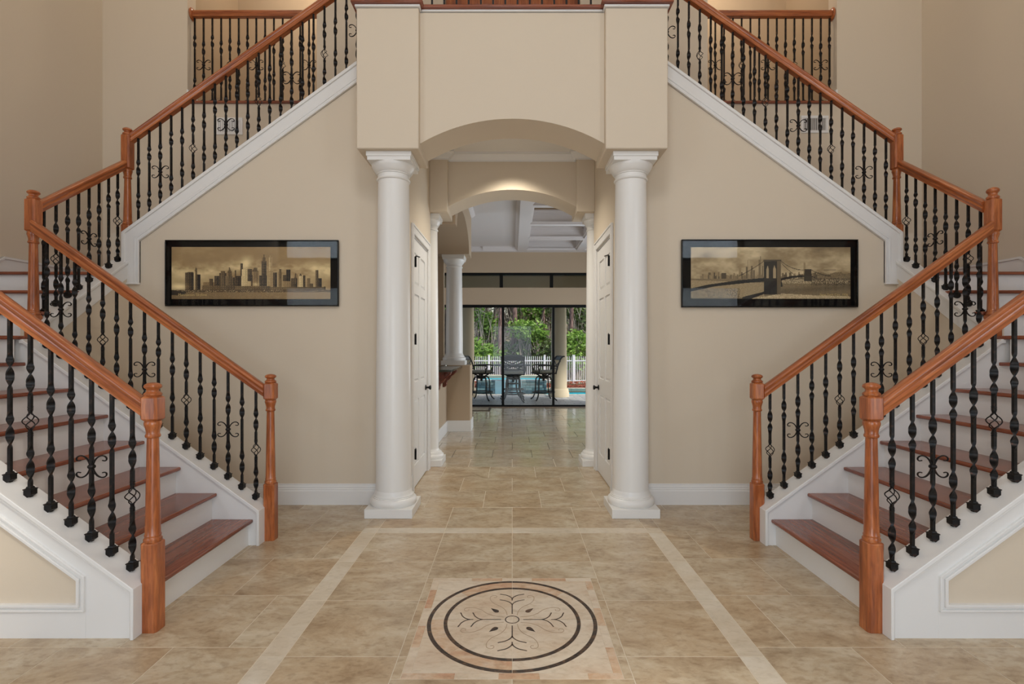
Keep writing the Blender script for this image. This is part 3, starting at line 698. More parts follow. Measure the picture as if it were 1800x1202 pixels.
for mir in (False, True):
    sd = 'right' if mir else 'left'
    T_ = thing('staircase', 'white and oak-stepped winding staircase rising along the %s side of the foyer' % sd, 'staircase', (-3.2, 3.2, 0), None, mir)
    Yn0, Yn1, Yf0, Yf1 = 2.520, 2.673, 3.706, 3.87
    # first flight
    for n in range(1, 8):
        xr = -1.909-RUN*(n-1) - (0.03 if n == 7 else 0)
        MB().box(xr-0.02, xr, Yn1-0.01, Yf0+0.01, (n-1)*RISE-0.002, n*RISE-0.027).build('riser', M_white, T_, mir)
        if n < 7:
            xn = -1.874-RUN*(n-1)
            MB().box(xn-RUN-0.055, xn, Yn1-0.003, Yf0+0.003, n*RISE-0.027, n*RISE).build('tread', M_treadY, T_, mir, bevel=0.009, seg=3)
    MB().box(-XO+0.002, -3.474, Yn1-0.003, 3.66, 7*RISE-0.027, 7*RISE).build('landing', M_treadY, T_, mir, bevel=0.008, seg=3)
    # second flight
    for n in range(8, 12):
        yr = 3.645+RUN*(n-8)
        MB().box(-XO+0.002, -3.565, yr, yr+0.02, (n-1)*RISE-0.002, n*RISE-0.027).build('riser', M_white, T_, mir)
        if n < 11: MB().box(-XO+0.002, -3.555, yr-0.035, yr+RUN+0.02, n*RISE-0.027, n*RISE).build('tread', M_treadX, T_, mir, bevel=0.009, seg=3)
    MB().box(-XO+0.002, -3.60, 4.395, YB-0.002, 11*RISE-0.027, 11*RISE).box(-3.62, -3.555, 4.395, 4.66, 11*RISE-0.027, 11*RISE).build('landing', M_treadX, T_, mir, bevel=0.008, seg=3)
    # third flight
    for n in range(12, 23):
        xr = -3.585+RUN*(n-12)
        if xr > -1.0: xr = -1.0
        MB().box(xr, xr+0.02, 4.845, YB-0.002, (n-1)*RISE-0.002, n*RISE-0.027).build('riser', M_white, T_, mir)
        if n < 22: MB().box(xr-0.035, xr+RUN+0.02, 4.84, YB-0.002, n*RISE-0.027, n*RISE).build('tread', M_treadY, T_, mir, bevel=0.009, seg=3)
    # near knee wall and its boards
    zc = lambda x, x0=-1.852, z0=0.25: z0+S*(x0-x)
    XL = -3.52; ZL = zc(XL)
    body = [(-1.855, -0.02), (-1.855, 0.235), (XL, ZL-0.012), (-XO+0.003, ZL-0.012), (-XO+0.003, -0.02)]
    MB().prism(body, 'y', Yn0+0.006, Yn1).build('knee_wall', M_wall, T_, mir)
    # white curb top and end
    curb = [(-1.852, 0.0), (-1.852, 0.25), (XL, ZL), (-XO+0.003, ZL), (-XO+0.003, ZL-0.04), (XL, ZL-0.05), (-1.875, 0.225), (-1.875, 0.0)]
    MB().prism(curb, 'y', Yn0-0.012, Yn1).build('curb', M_white, T_, mir, bevel=0.002)
    MB().prism([(-1.852, 0.0), (-1.852, 0.25), (XL, ZL), (XL, ZL-0.022), (-1.868, 0.240-0.006), (-1.868, 0.0)], 'y', Yn0-0.020, Yn0-0.008).build('cap_moulding', M_white, T_, mir, bevel=0.003)
    # skirt boards on the near face
    bx = -2.100
    MB().prism([(-1.862, 0.0), (-1.862, 0.236), (bx, zc(bx)-0.014), (XL, ZL-0.014), (-XO+0.003, ZL-0.014), (-XO+0.003, ZL-0.16), (XL, ZL-0.16), (bx, zc(bx)-0.145), (bx, 0.0)], 'y', Yn0, Yn0+0.02).build('skirt_board', M_white, T_, mir)
    MB().box(-XO+0.003, bx+0.001, Yn0-0.001, Yn0+0.02, 0.0, 0.135).build('skirt_board', M_white, T_, mir)
    # panel moulding: stepped strips
    for (off, w_, pr) in ((0.0, 0.011, 0.012), (0.011, 0.012, 0.006), (0.023, 0.014, 0.015)):
        o0 = off; o1 = off+w_
        zt = lambda x: 0.3066+S*(bx-x)
        k = math.sqrt(1+S*S)
        vx0, vx1 = bx-o0, bx-o1
        zb0, zb1 = 0.133+o0, 0.133+o1
        top0 = lambda x: zt(x)-o0*k
        top1 = lambda x: zt(x)-o1*k
        poly = [(-4.4, zt(-3.40)-o0*k), (-3.40, zt(-3.40)-o0*k), (vx0, top0(vx0)), (vx0, zb0), (-4.4, zb0), (-4.4, zb1), (vx1, zb1), (vx1, top1(vx1)), (-3.40, top1(-3.40)), (-4.4, top1(-3.40))]
        MB().prism(poly, 'y', Yn0-pr, Yn0+0.01).build('panel_moulding', M_white, T_, mir, bevel=0.002)
    # far knee wall of the first flight
    zf = lambda x: 0.25+S*(-1.83-x)
    MB().prism([(-1.83, -0.02), (-1.83, 0.25), (-3.545, zf(-3.545)), (-3.66, zf(-3.545)), (-3.66, -0.02)], 'y', Yf0, Yf1).build('knee_wall', M_white, T_, mir, bevel=0.002)
    MB().prism([(-1.826, 0.0), (-1.826, 0.254), (-3.53, zf(-3.53)+0.004), (-3.56, zf(-3.53)+0.004), (-3.56, zf(-3.53)-0.02), (-3.53, zf(-3.53)-0.022), (-1.846, 0.240), (-1.846, 0.0)], 'y', Yf0-0.016, Yf0+0.002).build('cap_moulding', M_white, T_, mir, bevel=0.003)
    MB().prism([(-1.83, 0.0), (-1.83, 0.245), (-3.50, zf(-3.50)), (-3.50, 0.0)], 'y', Yf1-0.001, Yf1+0.006).build('knee_wall_face', M_wall, T_, mir)
    # knee wall of the second flight
    z2 = lambda y: 1.676+0.7241*(y-3.914)
    MB().prism([(Yf1-0.02, -0.02), (4.70, -0.02), (4.70, z2(4.66)), (4.66, z2(4.66)), (Yf1-0.06, z2(Yf1-0.06)), (Yf1-0.06, 1.35), (Yf1-0.02, 1.35)], 'x', -3.66, -3.508).build('knee_wall', M_wall, T_, mir)
    MB().prism([(Yf1-0.07, z2(Yf1-0.07)+0.004), (4.674, z2(4.674)+0.004), (4.674, z2(4.674)-0.022), (Yf1-0.07, z2(Yf1-0.07)-0.022)], 'x', -3.66, -3.492).build('cap_moulding', M_white, T_, mir, bevel=0.003)
    MB().prism([(Yf1-0.07, z2(Yf1-0.07)), (4.674, z2(4.674)), (4.674, z2(4.674)-0.155), (Yf1-0.07, z2(Yf1-0.07)-0.155)], 'x', -3.52, -3.502).build('skirt_board', M_white, T_, mir)
    # stringer trim of the third flight
    t3 = LINE3
    xa, xb, xi = -3.55, -1.27, -3.395
    kz = -0.186
    def s3(o0, o1, pr, nm, x1v=None):
        # band between offsets measured inward from the outer edge, turning down at the landing
        x0a, x0b = xa+o0, xa+o1
        k = 1.236
        poly = [(x0a, 2.02), (x0a, t3(xa)-o0*k+o0*0.7265), (xb, t3(xb)-o0*k*1.0), (xb, t3(xb)-o1*k), (x0b, t3(xa)-o1*k+o1*0.7265), (x0b, 2.02)]
        MB().prism(poly, 'y', 4.675-pr, 4.70).build(nm, M_white, T_, mir, bevel=0.003)
    s3(0.0, 0.026, 0.030, 'cap_moulding')
    s3(0.020, 0.156, 0.014, 'skirt_board')
    s3(0.104, 0.122, 0.020, 'skirt_moulding')
    s3(0.130, 0.142, 0.019, 'skirt_moulding')
    s3(0.146, 0.156, 0.028, 'skirt_moulding')
    MB().box(xa+0.01, xi, 4.648, 4.70, 2.006, 2.024).build('skirt_moulding', M_white, T_, mir, bevel=0.003)
    # wall skirting up the second flight and round the landing
    MB().prism([(3.70, 1.33), (3.70, 1.607), (4.58, 2.245), (YB-0.002, 2.245), (YB-0.002, 2.08), (4.4, 2.08), (4.4, 1.9), (4.1, 1.7), (3.9, 1.33)], 'x', -XO+0.001, -XO+0.016).build('skirt_board', M_white, T_, mir)
    MB().prism([(3.70, 1.589), (3.70, 1.607), (4.58, 2.245), (YB-0.002, 2.245), (YB-0.002, 2.225), (4.586, 2.225)], 'x', -XO+0.001, -XO+0.024).build('skirt_moulding', M_white, T_, mir)

    # ---- newels
    dx = 0.025 if mir else 0.0
    make_newel(mir, -1.826, 2.6025, 0.0, 0.455, 1.057, 1.188, 1.254, 'large oak newel post at the near foot of the %s staircase' % sd)
    make_newel(mir, -1.805-dx, 3.826, 0.0, 0.427, 1.039, 1.172, 1.234, 'oak newel post at the far foot of the %s staircase' % sd)
    make_newel(mir, -3.59-dx*0.6, 3.84, 1.447, 0.235, 2.293, 2.545, 2.612+(0.02 if mir else 0), 'oak newel post on the lower landing of the %s staircase' % sd)
    make_newel(mir, -3.571, 4.755, 2.19, 0.385, 3.08, 3.405+0.0, 3.47, 'oak newel post on the upper landing of the %s staircase' % sd)
    make_newel(mir, -3.59, 2.6025, 1.447, 0.235, 2.293, 2.50, 2.57, 'oak newel post at the front corner of the %s lower landing' % sd)

    # ---- railings (handrail + balusters)
    rw = M_railR if mir else M_railL      # object x is mirrored, grain follows the pitch
    def rail(mb_pts, parent, m):
        p0, p1 = [Vector(p) for p in mb_pts]
        MB().sweep(RAIL, p0, p1, plumb=True).build('handrail', m, parent, mir)
    # near first flight
    r1 = thing('stair_railing', 'front iron balustrade with oak handrail on the lowest %s flight, nearest the camera' % sd, 'railing', (-1.87, 2.6, 0.25), None, mir)
    zt = lambda x: 1.182+0.732*(-1.8815-x)
    rail([(-1.862, 2.6025, zt(-1.862)), (-3.56, 2.6025, zt(-3.56))], r1, rw)
    for i in range(16):
        x = -1.923-0.1033*i
        z0 = zc(x); H = zt(x)-0.088-z0
        if x < -3.52: break
        baluster('b' if i == 0 else kind_seq(i, 2), flip((x, 2.5925, z0), mir), round(H, 2), r1, PI if mir else 0)
    # level guard on the lower landing
    rg = thing('stair_railing', 'level iron guard on the front of the lower %s landing' % sd, 'railing', (-3.6, 2.6, 1.45), None, mir)
    MB().sweep(RAIL, (-3.63, 2.6025, 2.44), (-XO, 2.6025, 2.44), plumb=True).build('handrail', M_railX, rg, mir)
    for i in range(8): baluster(kind_seq(i, 2), flip((-3.72-0.1033*i, 2.5925, ZL), mir), 0.90, rg, 0, True)
    # far first flight
    r2 = thing('stair_railing', 'back iron balustrade with oak handrail on the lowest %s flight, below the picture' % sd, 'railing', (-1.87, 3.8, 0.25), None, mir)
    if mir: ztf = lambda x: 1.1577+0.7215*(-1.882-x)
    else: ztf = lambda x: 1.1664+0.7120*(-1.857-x)
    rail([(-1.84-dx, 3.81, ztf(-1.84-dx)), (-3.56, 3.81, ztf(-3.56))], r2, rw)
    for i in range(16):
        x = -1.9015-(0.012 if mir else 0)-0.1034*i
        if x < -3.53: break
        z0 = zf(x); H = ztf(x)-0.088-z0
        baluster('b' if i == 0 else kind_seq(i, 2), flip((x, 3.80, z0), mir), round(H, 2), r2, PI if mir else 0)
    # second flight
    r3 = thing('stair_railing', 'short iron balustrade rising away from the camera on the middle %s flight' % sd, 'railing', (-3.58, 3.9, 1.68), None, mir)
    zt3 = lambda y: 2.561+0.731*(y-3.90)
    MB().sweep(RAIL, (-3.58, 3.87, zt3(3.87)), (-3.58, 4.715, zt3(4.715)), plumb=True).build('handrail', M_railY, r3, mir)
    for i in range(8):
        yy = 3.914+0.1047*i
        z0 = z2(yy); kd = {1: 'b', 4: 's', 7: 'b'}.get(i, 't' if i % 2 else 'u')
        baluster(kd, flip((-3.58, yy, z0), mir), round(zt3(yy)-0.088-z0, 2), r3, -PI/2)
    # third flight
    r4 = thing('stair_railing', 'long iron balustrade with oak handrail on the top %s flight, climbing to the balcony' % sd, 'railing', (-3.5, 4.76, 2.55), None, mir)
    if mir: zt4 = lambda x: 3.392+0.694*(x+3.577)
    else: zt4 = lambda x: 3.401+0.7085*(x+3.563)
    rail([(-3.55, 4.76, zt4(-3.55)), (-1.17, 4.76, zt4(-1.17))], r4, M_railL if mir else M_railR)
    for i in range(22):
        x = -3.475+0.1018*i
        if x > -1.30: break
        z0 = t3(x)-0.01; H = zt4(x)-0.088-z0
        baluster(kind_seq(i, 2), flip((x, 4.76, z0), mir), round(H, 2), r4, PI if not mir else 0)
    # gallery
    r5 = thing('gallery_railing', 'level iron balustrade with oak rail in the %s upper hall opening' % sd, 'railing', (-2.9, 5.775, Z2), None, mir)
    MB().sweep(RAIL, (-3.60, 5.775, 5.225), (-2.175, 5.775, 5.225), plumb=True).build('handrail', M_railX, r5, mir)
    ro = MB(); prof = [(0.0, 0.0), (0.058, 0.002), (0.062, 0.010), (0.055, 0.018), (0.048, 0.024), (0.0, 0.026)]
    ro.rings([[(-3.615+z_, 5.775+r_*math.cos(2*PI*j/24), 5.188+1.15*r_*math.sin(2*PI*j/24)) for j in range(24)] for r_, z_ in prof])
    ro.build('rosette', M_post, r5, mir)
    for i in range(14):
        kd = 's' if i % 6 == 1 else ('b' if i % 6 == 4 else ('t' if i % 2 else 'u'))
        baluster(kd, flip((-3.579+0.0991*i, 5.775, Z2), mir), 0.975, r5, 0, True)
    # return-air grille on the stairwell wall
    if not mir: c0 = P(380, 237, YB-0.001); c1 = P(427, 207, YB-0.001)
    else: c0 = P(1407.5, 234, YB-0.001); c1 = P(1456, 203.5, YB-0.001)
    vt = thing('wall_vent', 'white louvred air vent low on the %s stairwell wall behind the balusters' % sd, 'vent', ((c0.x+c1.x)/2, YB, c0.z))
    VW = M_white
    f = MB(); b = 0.030
    f.frame(c0.x, c1.x, YB-0.010, YB-0.001, c0.z, c1.z, b)
    f.build('vent_frame', VW, vt, bevel=0.002)
    MB().box(c0.x+b, c1.x-b, YB-0.003, YB-0.0005, c0.z+b, c1.z-b).build('backing', mat('vent_shadow', srgb(120, 114, 108), 0.8), vt)
    n = 12
    for k in range(n):
        xx = c0.x+b+(c1.x-c0.x-2*b)*(k+0.5)/n
        MB().prism([(xx-0.006, YB-0.009), (xx-0.003, YB-0.009), (xx+0.006, YB-0.003), (xx+0.003, YB-0.003)], 'z', c0.z+b, c1.z-b).build('slat', VW, vt, smooth=0)

# balcony railing
rb = thing('balcony_railing', 'iron balustrade along the front of the balcony above the arch', 'railing', (0, 4.36, 4.294))
MB().sweep(RAIL, (-0.9, 4.40, 5.31), (0.9, 4.40, 5.31), plumb=True).build('handrail', M_railX, rb)
for i in range(14):
    x = (759.5+21.47*i-900.3)*4.40/900
    baluster(kind_seq(i, 1), (x, 4.40, 4.294), 0.93, rb, 0, True)

# ================================================================== pictures
def cloud(U, V, sc_=1.0, seed=0):
    rng = np.random.RandomState(seed); a = np.zeros_like(U); u = U/U.max(); v = V/V.max()
    for o in range(5):
        nx, ny = 5*2**o, 3*2**o; g = rng.rand(ny+2, nx+2)*2-1
        x = u*nx; y = v*ny; xi = x.astype(int); yi = y.astype(int); fx = x-xi; fy = y-yi; fx = fx*fx*(3-2*fx); fy = fy*fy*(3-2*fy)
        a += 0.62**o*((g[yi, xi]*(1-fx)+g[yi, xi+1]*fx)*(1-fy)+(g[yi+1, xi]*(1-fx)+g[yi+1, xi+1]*fx)*fy)
    return a
def shade_to_rgb(s, tone):
    s = 0.5+(s-0.5)*1.3; d = np.array(tone[0]); m_ = np.array(tone[1]); l = np.array(tone[2]); s = np.clip(s, 0, 1)[..., None]
    return np.where(s < 0.5, d+(m_-d)*s*2, m_+(l-m_)*(s-0.5)*2)
def picture_left(W, H):
    U, V = np.meshgrid((np.arange(W)+0.5)/W, (np.arange(H)+0.5)/H); rng = np.random.RandomState(4)
    c = cloud(U*3, V*2, 1.0, 3)
    s = 0.50+0.10*V+0.05*c
    band = np.exp(-((V-0.42-0.05*np.sin(U*9))/0.13)**2)
    s += band*(0.20+0.16*c)
    s -= 0.12*np.clip(U-0.55, 0, 1)
    # blocks: x0,x1,ytop,ybase,shade   (fractions of the print)
    B = [(0.085,0.138,0.49,0.86,.22),(0.10,0.135,0.485,0.86,.2),(0.147,0.160,0.41,0.86,.3),(0.160,0.182,0.53,0.87,.12),
         (0.20,0.275,0.68,0.83,.42),(0.235,0.262,0.61,0.8,.25),(0.27,0.30,0.56,0.8,.2),(0.30,0.345,0.50,0.8,.22),(0.31,0.335,0.46,0.8,.28),
         (0.34,0.385,0.56,0.82,.35),(0.352,0.378,0.46,0.8,.3),(0.362,0.368,0.39,0.6,.25),(0.385,0.40,0.58,0.8,.2),(0.398,0.405,0.44,0.7,.25),
         (0.40,0.44,0.56,0.82,.18),(0.433,0.449,0.315,0.75,.2),(0.443,0.48,0.43,0.78,.75),(0.46,0.48,0.40,0.7,.68),(0.48,0.505,0.43,0.75,.22),
         (0.485,0.53,0.54,0.8,.15),(0.508,0.548,0.46,0.8,.42),(0.515,0.54,0.40,0.6,.38),(0.55,0.60,0.55,0.8,.15),(0.567,0.597,0.27,0.75,.17),(0.574,0.590,0.20,0.5,.2),(0.580,0.584,0.145,0.3,.2),
         (0.612,0.632,0.20,0.7,.62),(0.617,0.627,0.17,0.3,.55),(0.606,0.64,0.45,0.8,.55),(0.638,0.665,0.49,0.78,.2),(0.672,0.695,0.48,0.78,.35),(0.677,0.690,0.43,0.6,.3),
         (0.70,0.75,0.54,0.8,.2),(0.72,0.75,0.435,0.7,.14),(0.70,0.755,0.66,0.82,.45),(0.752,0.79,0.60,0.82,.22),(0.775,0.785,0.51,0.7,.25),(0.80,0.826,0.53,0.80,.7),
         (0.826,0.842,0.55,0.8,.2),(0.85,0.872,0.60,0.8,.35),(0.87,0.89,0.7,0.82,.25),(0.905,0.925,0.44,0.8,.25),(0.92,0.945,0.60,0.82,.15),(0.96,0.97,0.76,0.82,.2),
         (0.44,0.478,0.56,0.83,.72),(0.478,0.50,0.66,0.82,.66),(0.19,0.40,0.74,0.86,.3),(0.40,0.62,0.75,0.86,.3),(0.62,0.96,0.77,0.85,.3)]
    for x0, x1, y0, y1, sh in B:
        msk = (U > x0) & (U < x1) & (V > y0) & (V < y1)
        win = 0.10*(np.sin(U*W*1.3) > 0.2)*(np.sin(V*H*1.7) > 0)
        s[msk] = (sh+0.10*(U-x0)/(x1-x0)*(-1)+win+0.05*rng.randn(H, W)*0.6)[msk]
    # pointed tops
    for xc, hw, yt, yb_ in ((0.582, 0.013, 0.14, 0.30), (0.3655, 0.014, 0.39, 0.50), (0.153, 0.008, 0.38, 0.46), (0.525, 0.020, 0.385, 0.47), (0.78, 0.008, 0.50, 0.6), (0.812, 0.012, 0.50, 0.56)):
        msk = (V > yt) & (V < yb_) & (np.abs(U-xc) < hw*(V-yt)/(yb_-yt)); s[msk] = 0.24
    # puffs of smoke
    for xc, yc, rx, ry, a in ((0.47, 0.30, 0.028, 0.08, 0.25), (0.05, 0.76, 0.05, 0.05, 0.30), (0.53, 0.72, 0.02, 0.04, 0.3)):
        s += a*np.exp(-((U-xc)/rx)**2-((V-yc)/ry)**2)*(1 if xc != 0.47 else (s > 0.45))
    shore = (V > 0.82) & (V < 0.87); s[shore] = (0.22+0.5*(rng.rand(H, W) > 0.78)*rng.rand(H, W))[shore]
    wat = V >= 0.87; s[wat] = (0.42+0.05*np.sin(V*H*2.2+np.sin(U*40)*2)+0.04*rng.randn(H, W)+0.10*(U-0.5))[wat]
    land = (V > 0.83+0.3*(U-0.0)) & (U < 0.09) & (V < 0.93); s[land] = 0.14
    return shade_to_rgb(s, ((0.010, 0.006, 0.003), (0.36, 0.235, 0.10), (1.0, 0.80, 0.42)))
def inpoly(U, V, poly):
    ins = np.zeros(U.shape, bool); n = len(poly); j = n-1
    for i in range(n):
        xi, yi = poly[i]; xj, yj = poly[j]
        ins ^= ((yi > V) != (yj > V)) & (U < (xj-xi)*(V-yi)/(yj-yi+1e-12)+xi); j = i
    return ins
def picture_right(W, H):
    U, V = np.meshgrid((np.arange(W)+0.5)/W, (np.arange(H)+0.5)/H); rng = np.random.RandomState(9)
    c = cloud(U*2, V*3, 1.0, 8)
    s = 0.60+0.14*c-0.10*V-0.16*(np.clip(0.3-V, 0, 1))
    # far shore
    shore_y = 0.585
    for k in range(150):
        x = rng.rand(); wd = 0.004+0.012*rng.rand(); h = 0.02+0.09*rng.rand()**2
        if x < 0.06: continue
        msk = (U > x) & (U < x+wd) & (V > shore_y-h) & (V < shore_y+0.03); s[msk] = 0.22+0.25*rng.rand()
    for x, wd, yt, sh in ((0.345,0.010,0.38,.25),(0.355,0.004,0.25,.45),(0.375,0.012,0.36,.3),(0.39,0.010,0.44,.28),(0.425,0.014,0.24,.35),(0.432,0.008,0.18,.4),(0.444,0.010,0.36,.35),(0.30,0.014,0.40,.5),(0.19,0.03,0.50,.2),(0.772,0.012,0.49,.25),(0.81,0.012,0.50,.2),(0.71,0.003,0.30,.35),(0.705,0.012,0.31,.5)):
        msk = (U > x) & (U < x+wd) & (V > yt) & (V < 0.62); s[msk] = sh
    msk = (U > 0.79) & (V > 0.50+0.02*np.sin(U*60)) & (V < 0.62); s[msk] = (0.25+0.25*rng.rand(H, W))[msk]
    msk = (U > 0.834) & (U < 0.91) & (abs(V-0.437) < 0.005); s[msk] = 0.25
    # water
    wat = V > 0.615; s[wat] = (0.34+0.03*rng.randn(H, W)+0.10*np.sin(V*30+U*7)*0.5)[wat]
    wat = (U < 0.46) & (V > 0.64+0.1*U) & (V < 0.98); s[wat] = (0.52+0.03*rng.randn(H, W))[wat]
    msk = (U > 0.57) & (V > 0.62) & (V < 0.70) & (rng.rand(H, W) > 0.45); s[msk] = 0.62
    msk = (U > 0.75) & (V > 0.60) & (V < 0.74) & (rng.rand(H, W) > 0.5); s[msk] = 0.2
    msk = inpoly(U, V, [(0.57, 0.9), (0.75, 0.93), (1, 0.95), (1, 1), (0.33, 1), (0.45, 0.96)]); s[msk] = (0.62+0.08*rng.randn(H, W))[msk]
    msk = (U < 0.31) & (V > 0.80) & (rng.rand(H, W) > 0.55); s[msk] = 0.25
    # near deck, running from lower left up to the tower, then thinning right
    for poly, sh in (([(0.0, 0.80), (0.10, 0.73), (0.30, 0.64), (0.46, 0.595), (0.46, 0.665), (0.33, 0.70), (0.15, 0.76), (0.0, 0.86)], 0.10),
                     ([(0.32, 0.97), (0.46, 0.86), (0.57, 0.66), (0.575, 0.76), (0.50, 0.86), (0.38, 1.0), (0.32, 1.0)], 0.12),
                     ([(0.46, 0.60), (0.57, 0.60), (0.63, 0.555), (0.71, 0.545), (0.78, 0.575), (0.78, 0.59), (0.71, 0.575), (0.64, 0.595), (0.57, 0.645), (0.46, 0.665)], 0.12)):
        s[inpoly(U, V, poly)] = sh
    # masonry tower with two pointed arches
    s[inpoly(U, V, [(0.458, 0.265), (0.565, 0.25), (0.565, 0.92), (0.458, 0.92)])] = 0.13
    s[inpoly(U, V, [(0.538, 0.27), (0.565, 0.26), (0.565, 0.92), (0.538, 0.92)])] = 0.28
    s[inpoly(U, V, [(0.455, 0.245), (0.568, 0.24), (0.568, 0.27), (0.455, 0.275)])] = 0.2
    for x0, x1 in ((0.474, 0.488), (0.515, 0.532)):
        s[inpoly(U, V, [(x0, 0.60), (x0, 0.42), ((x0+x1)/2, 0.35), (x1, 0.42), (x1, 0.60)])] = 0.55
    s[inpoly(U, V, [(0.46, 0.65), (0.54, 0.66), (0.53, 0.9), (0.46, 0.9)])] = 0.10
    # far tower
    s[inpoly(U, V, [(0.712, 0.43), (0.755, 0.43), (0.758, 0.66), (0.708, 0.66)])] = 0.16
    # cables
    for (xa, ya), (xb, yb2), sag in (((0.565, 0.27), (0.712, 0.44), 0.10), ((0.755, 0.44), (0.88, 0.56), 0.05), ((0.30, 0.56), (0.458, 0.27), 0.03), ((0.565, 0.30), (0.66, 0.56), 0.03)):
        t = (U-xa)/(xb-xa); yy = ya+(yb2-ya)*t+sag*4*t*(1-t)*0.5
        msk = (t > 0) & (t < 1) & (np.abs(V-yy) < 0.008); s[msk] = s[msk]*0.45
    return shade_to_rgb(s, ((0.010, 0.008, 0.004), (0.32, 0.23, 0.115), (1.0, 0.82, 0.50)))
M_print = bpy.data.materials.new('sepia_print'); M_print.use_nodes = True
_nt = M_print.node_tree; _a = _nt.nodes.new('ShaderNodeVertexColor'); _a.layer_name = 'Col'
_nt.links.new(_a.outputs[0], _nt.nodes['Principled BSDF'].inputs['Base Color']); _nt.nodes['Principled BSDF'].inputs['Roughness'].default_value = 0.6
def print_mesh(name, x0, x1, z0, z1, y, arr, parent):
    H, W, _ = arr.shape
    xs = np.linspace(x0, x1, W+1); zs = np.linspace(z1, z0, H+1); cx, cz = (x0+x1)/2, z0
    X, Z = np.meshgrid(xs-cx, zs-cz); V = np.stack([X.ravel(), np.zeros(X.size), Z.ravel()], 1)
    idx = np.arange((W+1)*(H+1)).reshape(H+1, W+1)
    F = np.stack([idx[:-1, :-1], idx[1:, :-1], idx[1:, 1:], idx[:-1, 1:]], -1).reshape(-1, 4)
    me = bpy.data.meshes.new(name); me.from_pydata(V.tolist(), [], F.tolist())
    ca = me.color_attributes.new('Col', 'FLOAT_COLOR', 'CORNER')
    col = np.concatenate([arr.reshape(-1, 3), np.ones((H*W, 1))], 1); col = np.repeat(col, 4, 0).astype(np.float32)
    ca.data.foreach_set('color', col.ravel()); me.materials.append(M_print)
    ob = bpy.data.objects.new(name, me); C.objects.link(ob); ob.parent = parent; ob.location = Vector((cx, y, cz))-WLOC[parent.name]; WLOC[ob.name] = Vector((cx, y, cz))
    return ob
M_frame = mat('black_lacquer_frame', srgb(9, 8, 7), 0.2, spec=0.3)
M_mount = mat('black_mount', srgb(6, 5, 5), 0.6, spec=0.1)
M_ink = mat('cream_lettering', srgb(206, 178, 116), 0.7)
def picture(label, x0, x1, ztop, zbot, fn, caption, cx, csz, mir, tiltz=0.0, pr=(0.0, 0, 0, 0)):
    t = thing('framed_picture', label, 'picture', ((x0+x1)/2, 4.66, zbot))
    yb_, yf = 4.674, 4.640
    fw = 0.011
    f = MB()
    f.frame(x0, x1, yf, yb_, zbot, ztop, fw)
    f.build('picture_frame', M_frame, t, bevel=0.005)
    MB().box(x0+0.010, x1-0.010, 4.664, 4.668, zbot+0.010, ztop-0.010).build('mount', M_mount, t)
    px0, px1, pz1, pz0 = pr
    print_mesh('print', px0, px1, pz0, pz1, 4.6632, fn(330, 108), t)
    cu = bpy.data.curves.new('caption', 'FONT'); cu.body = caption; cu.size = csz; cu.extrude = 0.0002; cu.space_character = 1.05
    cu.materials.append(M_ink)
    tmp = bpy.data.objects.new('caption_text', cu); C.objects.link(tmp); bpy.context.view_layer.update()
    cme = bpy.data.meshes.new_from_object(tmp.evaluated_get(bpy.context.evaluated_depsgraph_get())); bpy.data.objects.remove(tmp)
    co = bpy.data.objects.new('caption', cme); C.objects.link(co); co.parent = t; co.rotation_euler = (PI/2, 0, 0)
    co.location = Vector((cx, 4.6625, pz0+0.028))-WLOC[t.name]
    MB().box(x0+0.0115, x1-0.0115, 4.645, 4.648, zbot+0.0115, ztop-0.0115).build('glass', M_pglass, t)
    return t
D = 4.64
p0 = P(289, 538, D); p1 = P(594.5, 421.5, D); q0 = P(301.6, 525.5, 4.663); q1 = P(580.8, 434, 4.663)
picture('black-framed sepia panorama of a city skyline with a pointed tower, on the left wall', p0.x, p1.x, p1.z, p0.z, picture_left, 'Manhattan Skyline', q0.x+0.06, 0.034, False, pr=(q0.x, q1.x, q1.z, q0.z))
p0 = P(1198.5, 540, D); p1 = P(1509.5, 420.5, D); q0 = P(1214.5, 525, 4.663); q1 = P(1495, 434.5, 4.663)
picture('black-framed sepia panorama of a stone bridge over a river, on the right wall', p0.x, p1.x, p1.z, p0.z, picture_right, 'New York City, 1936', q1.x-0.28, 0.028, True, pr=(q0.x, q1.x, q1.z, q0.z))

# ================================================================== great room beyond the passage
YD = 12.35; ZB = 3.73
struct(box('wall_great_room_left', M_wall2, -3.75, -3.6, 6.5, 12.5, -0.1, 4.6))
struct(box('wall_great_room_right', M_wall2, 3.15, 3.3, 6.5, 12.5, -0.1, 4.6))
struct(box('ceiling', M_ceil, -3.75, 3.3, 6.62, 12.5, 4.45, 4.6))
sx0, sx1 = -2.664, 2.217
wb = MB(); wb.box(-3.6, sx0, YD, YD+0.2, -0.1, 4.5).box(sx1, 3.2, YD, YD+0.2, -0.1, 4.5).box(sx0, sx1, YD, YD+0.2, 2.46, 2.877).box(sx0, sx1, YD, YD+0.2, 3.24, 4.5)
struct(wb.build('wall_back', M_wall2))
struct(MB().box(-3.6, sx0-0.02, YD-0.015, YD, 0, 0.19).build('baseboard_back', M_white))
mull = [sx0, -1.444, -0.224, 0.997, sx1]
fr = MB(); fr.box(sx0, sx1, YD-0.01, YD+0.10, 2.42, 2.465).box(sx0, sx1, YD-0.01, YD+0.10, 0.0, 0.022)
d3 = struct(fr.build('door_3', M_black))
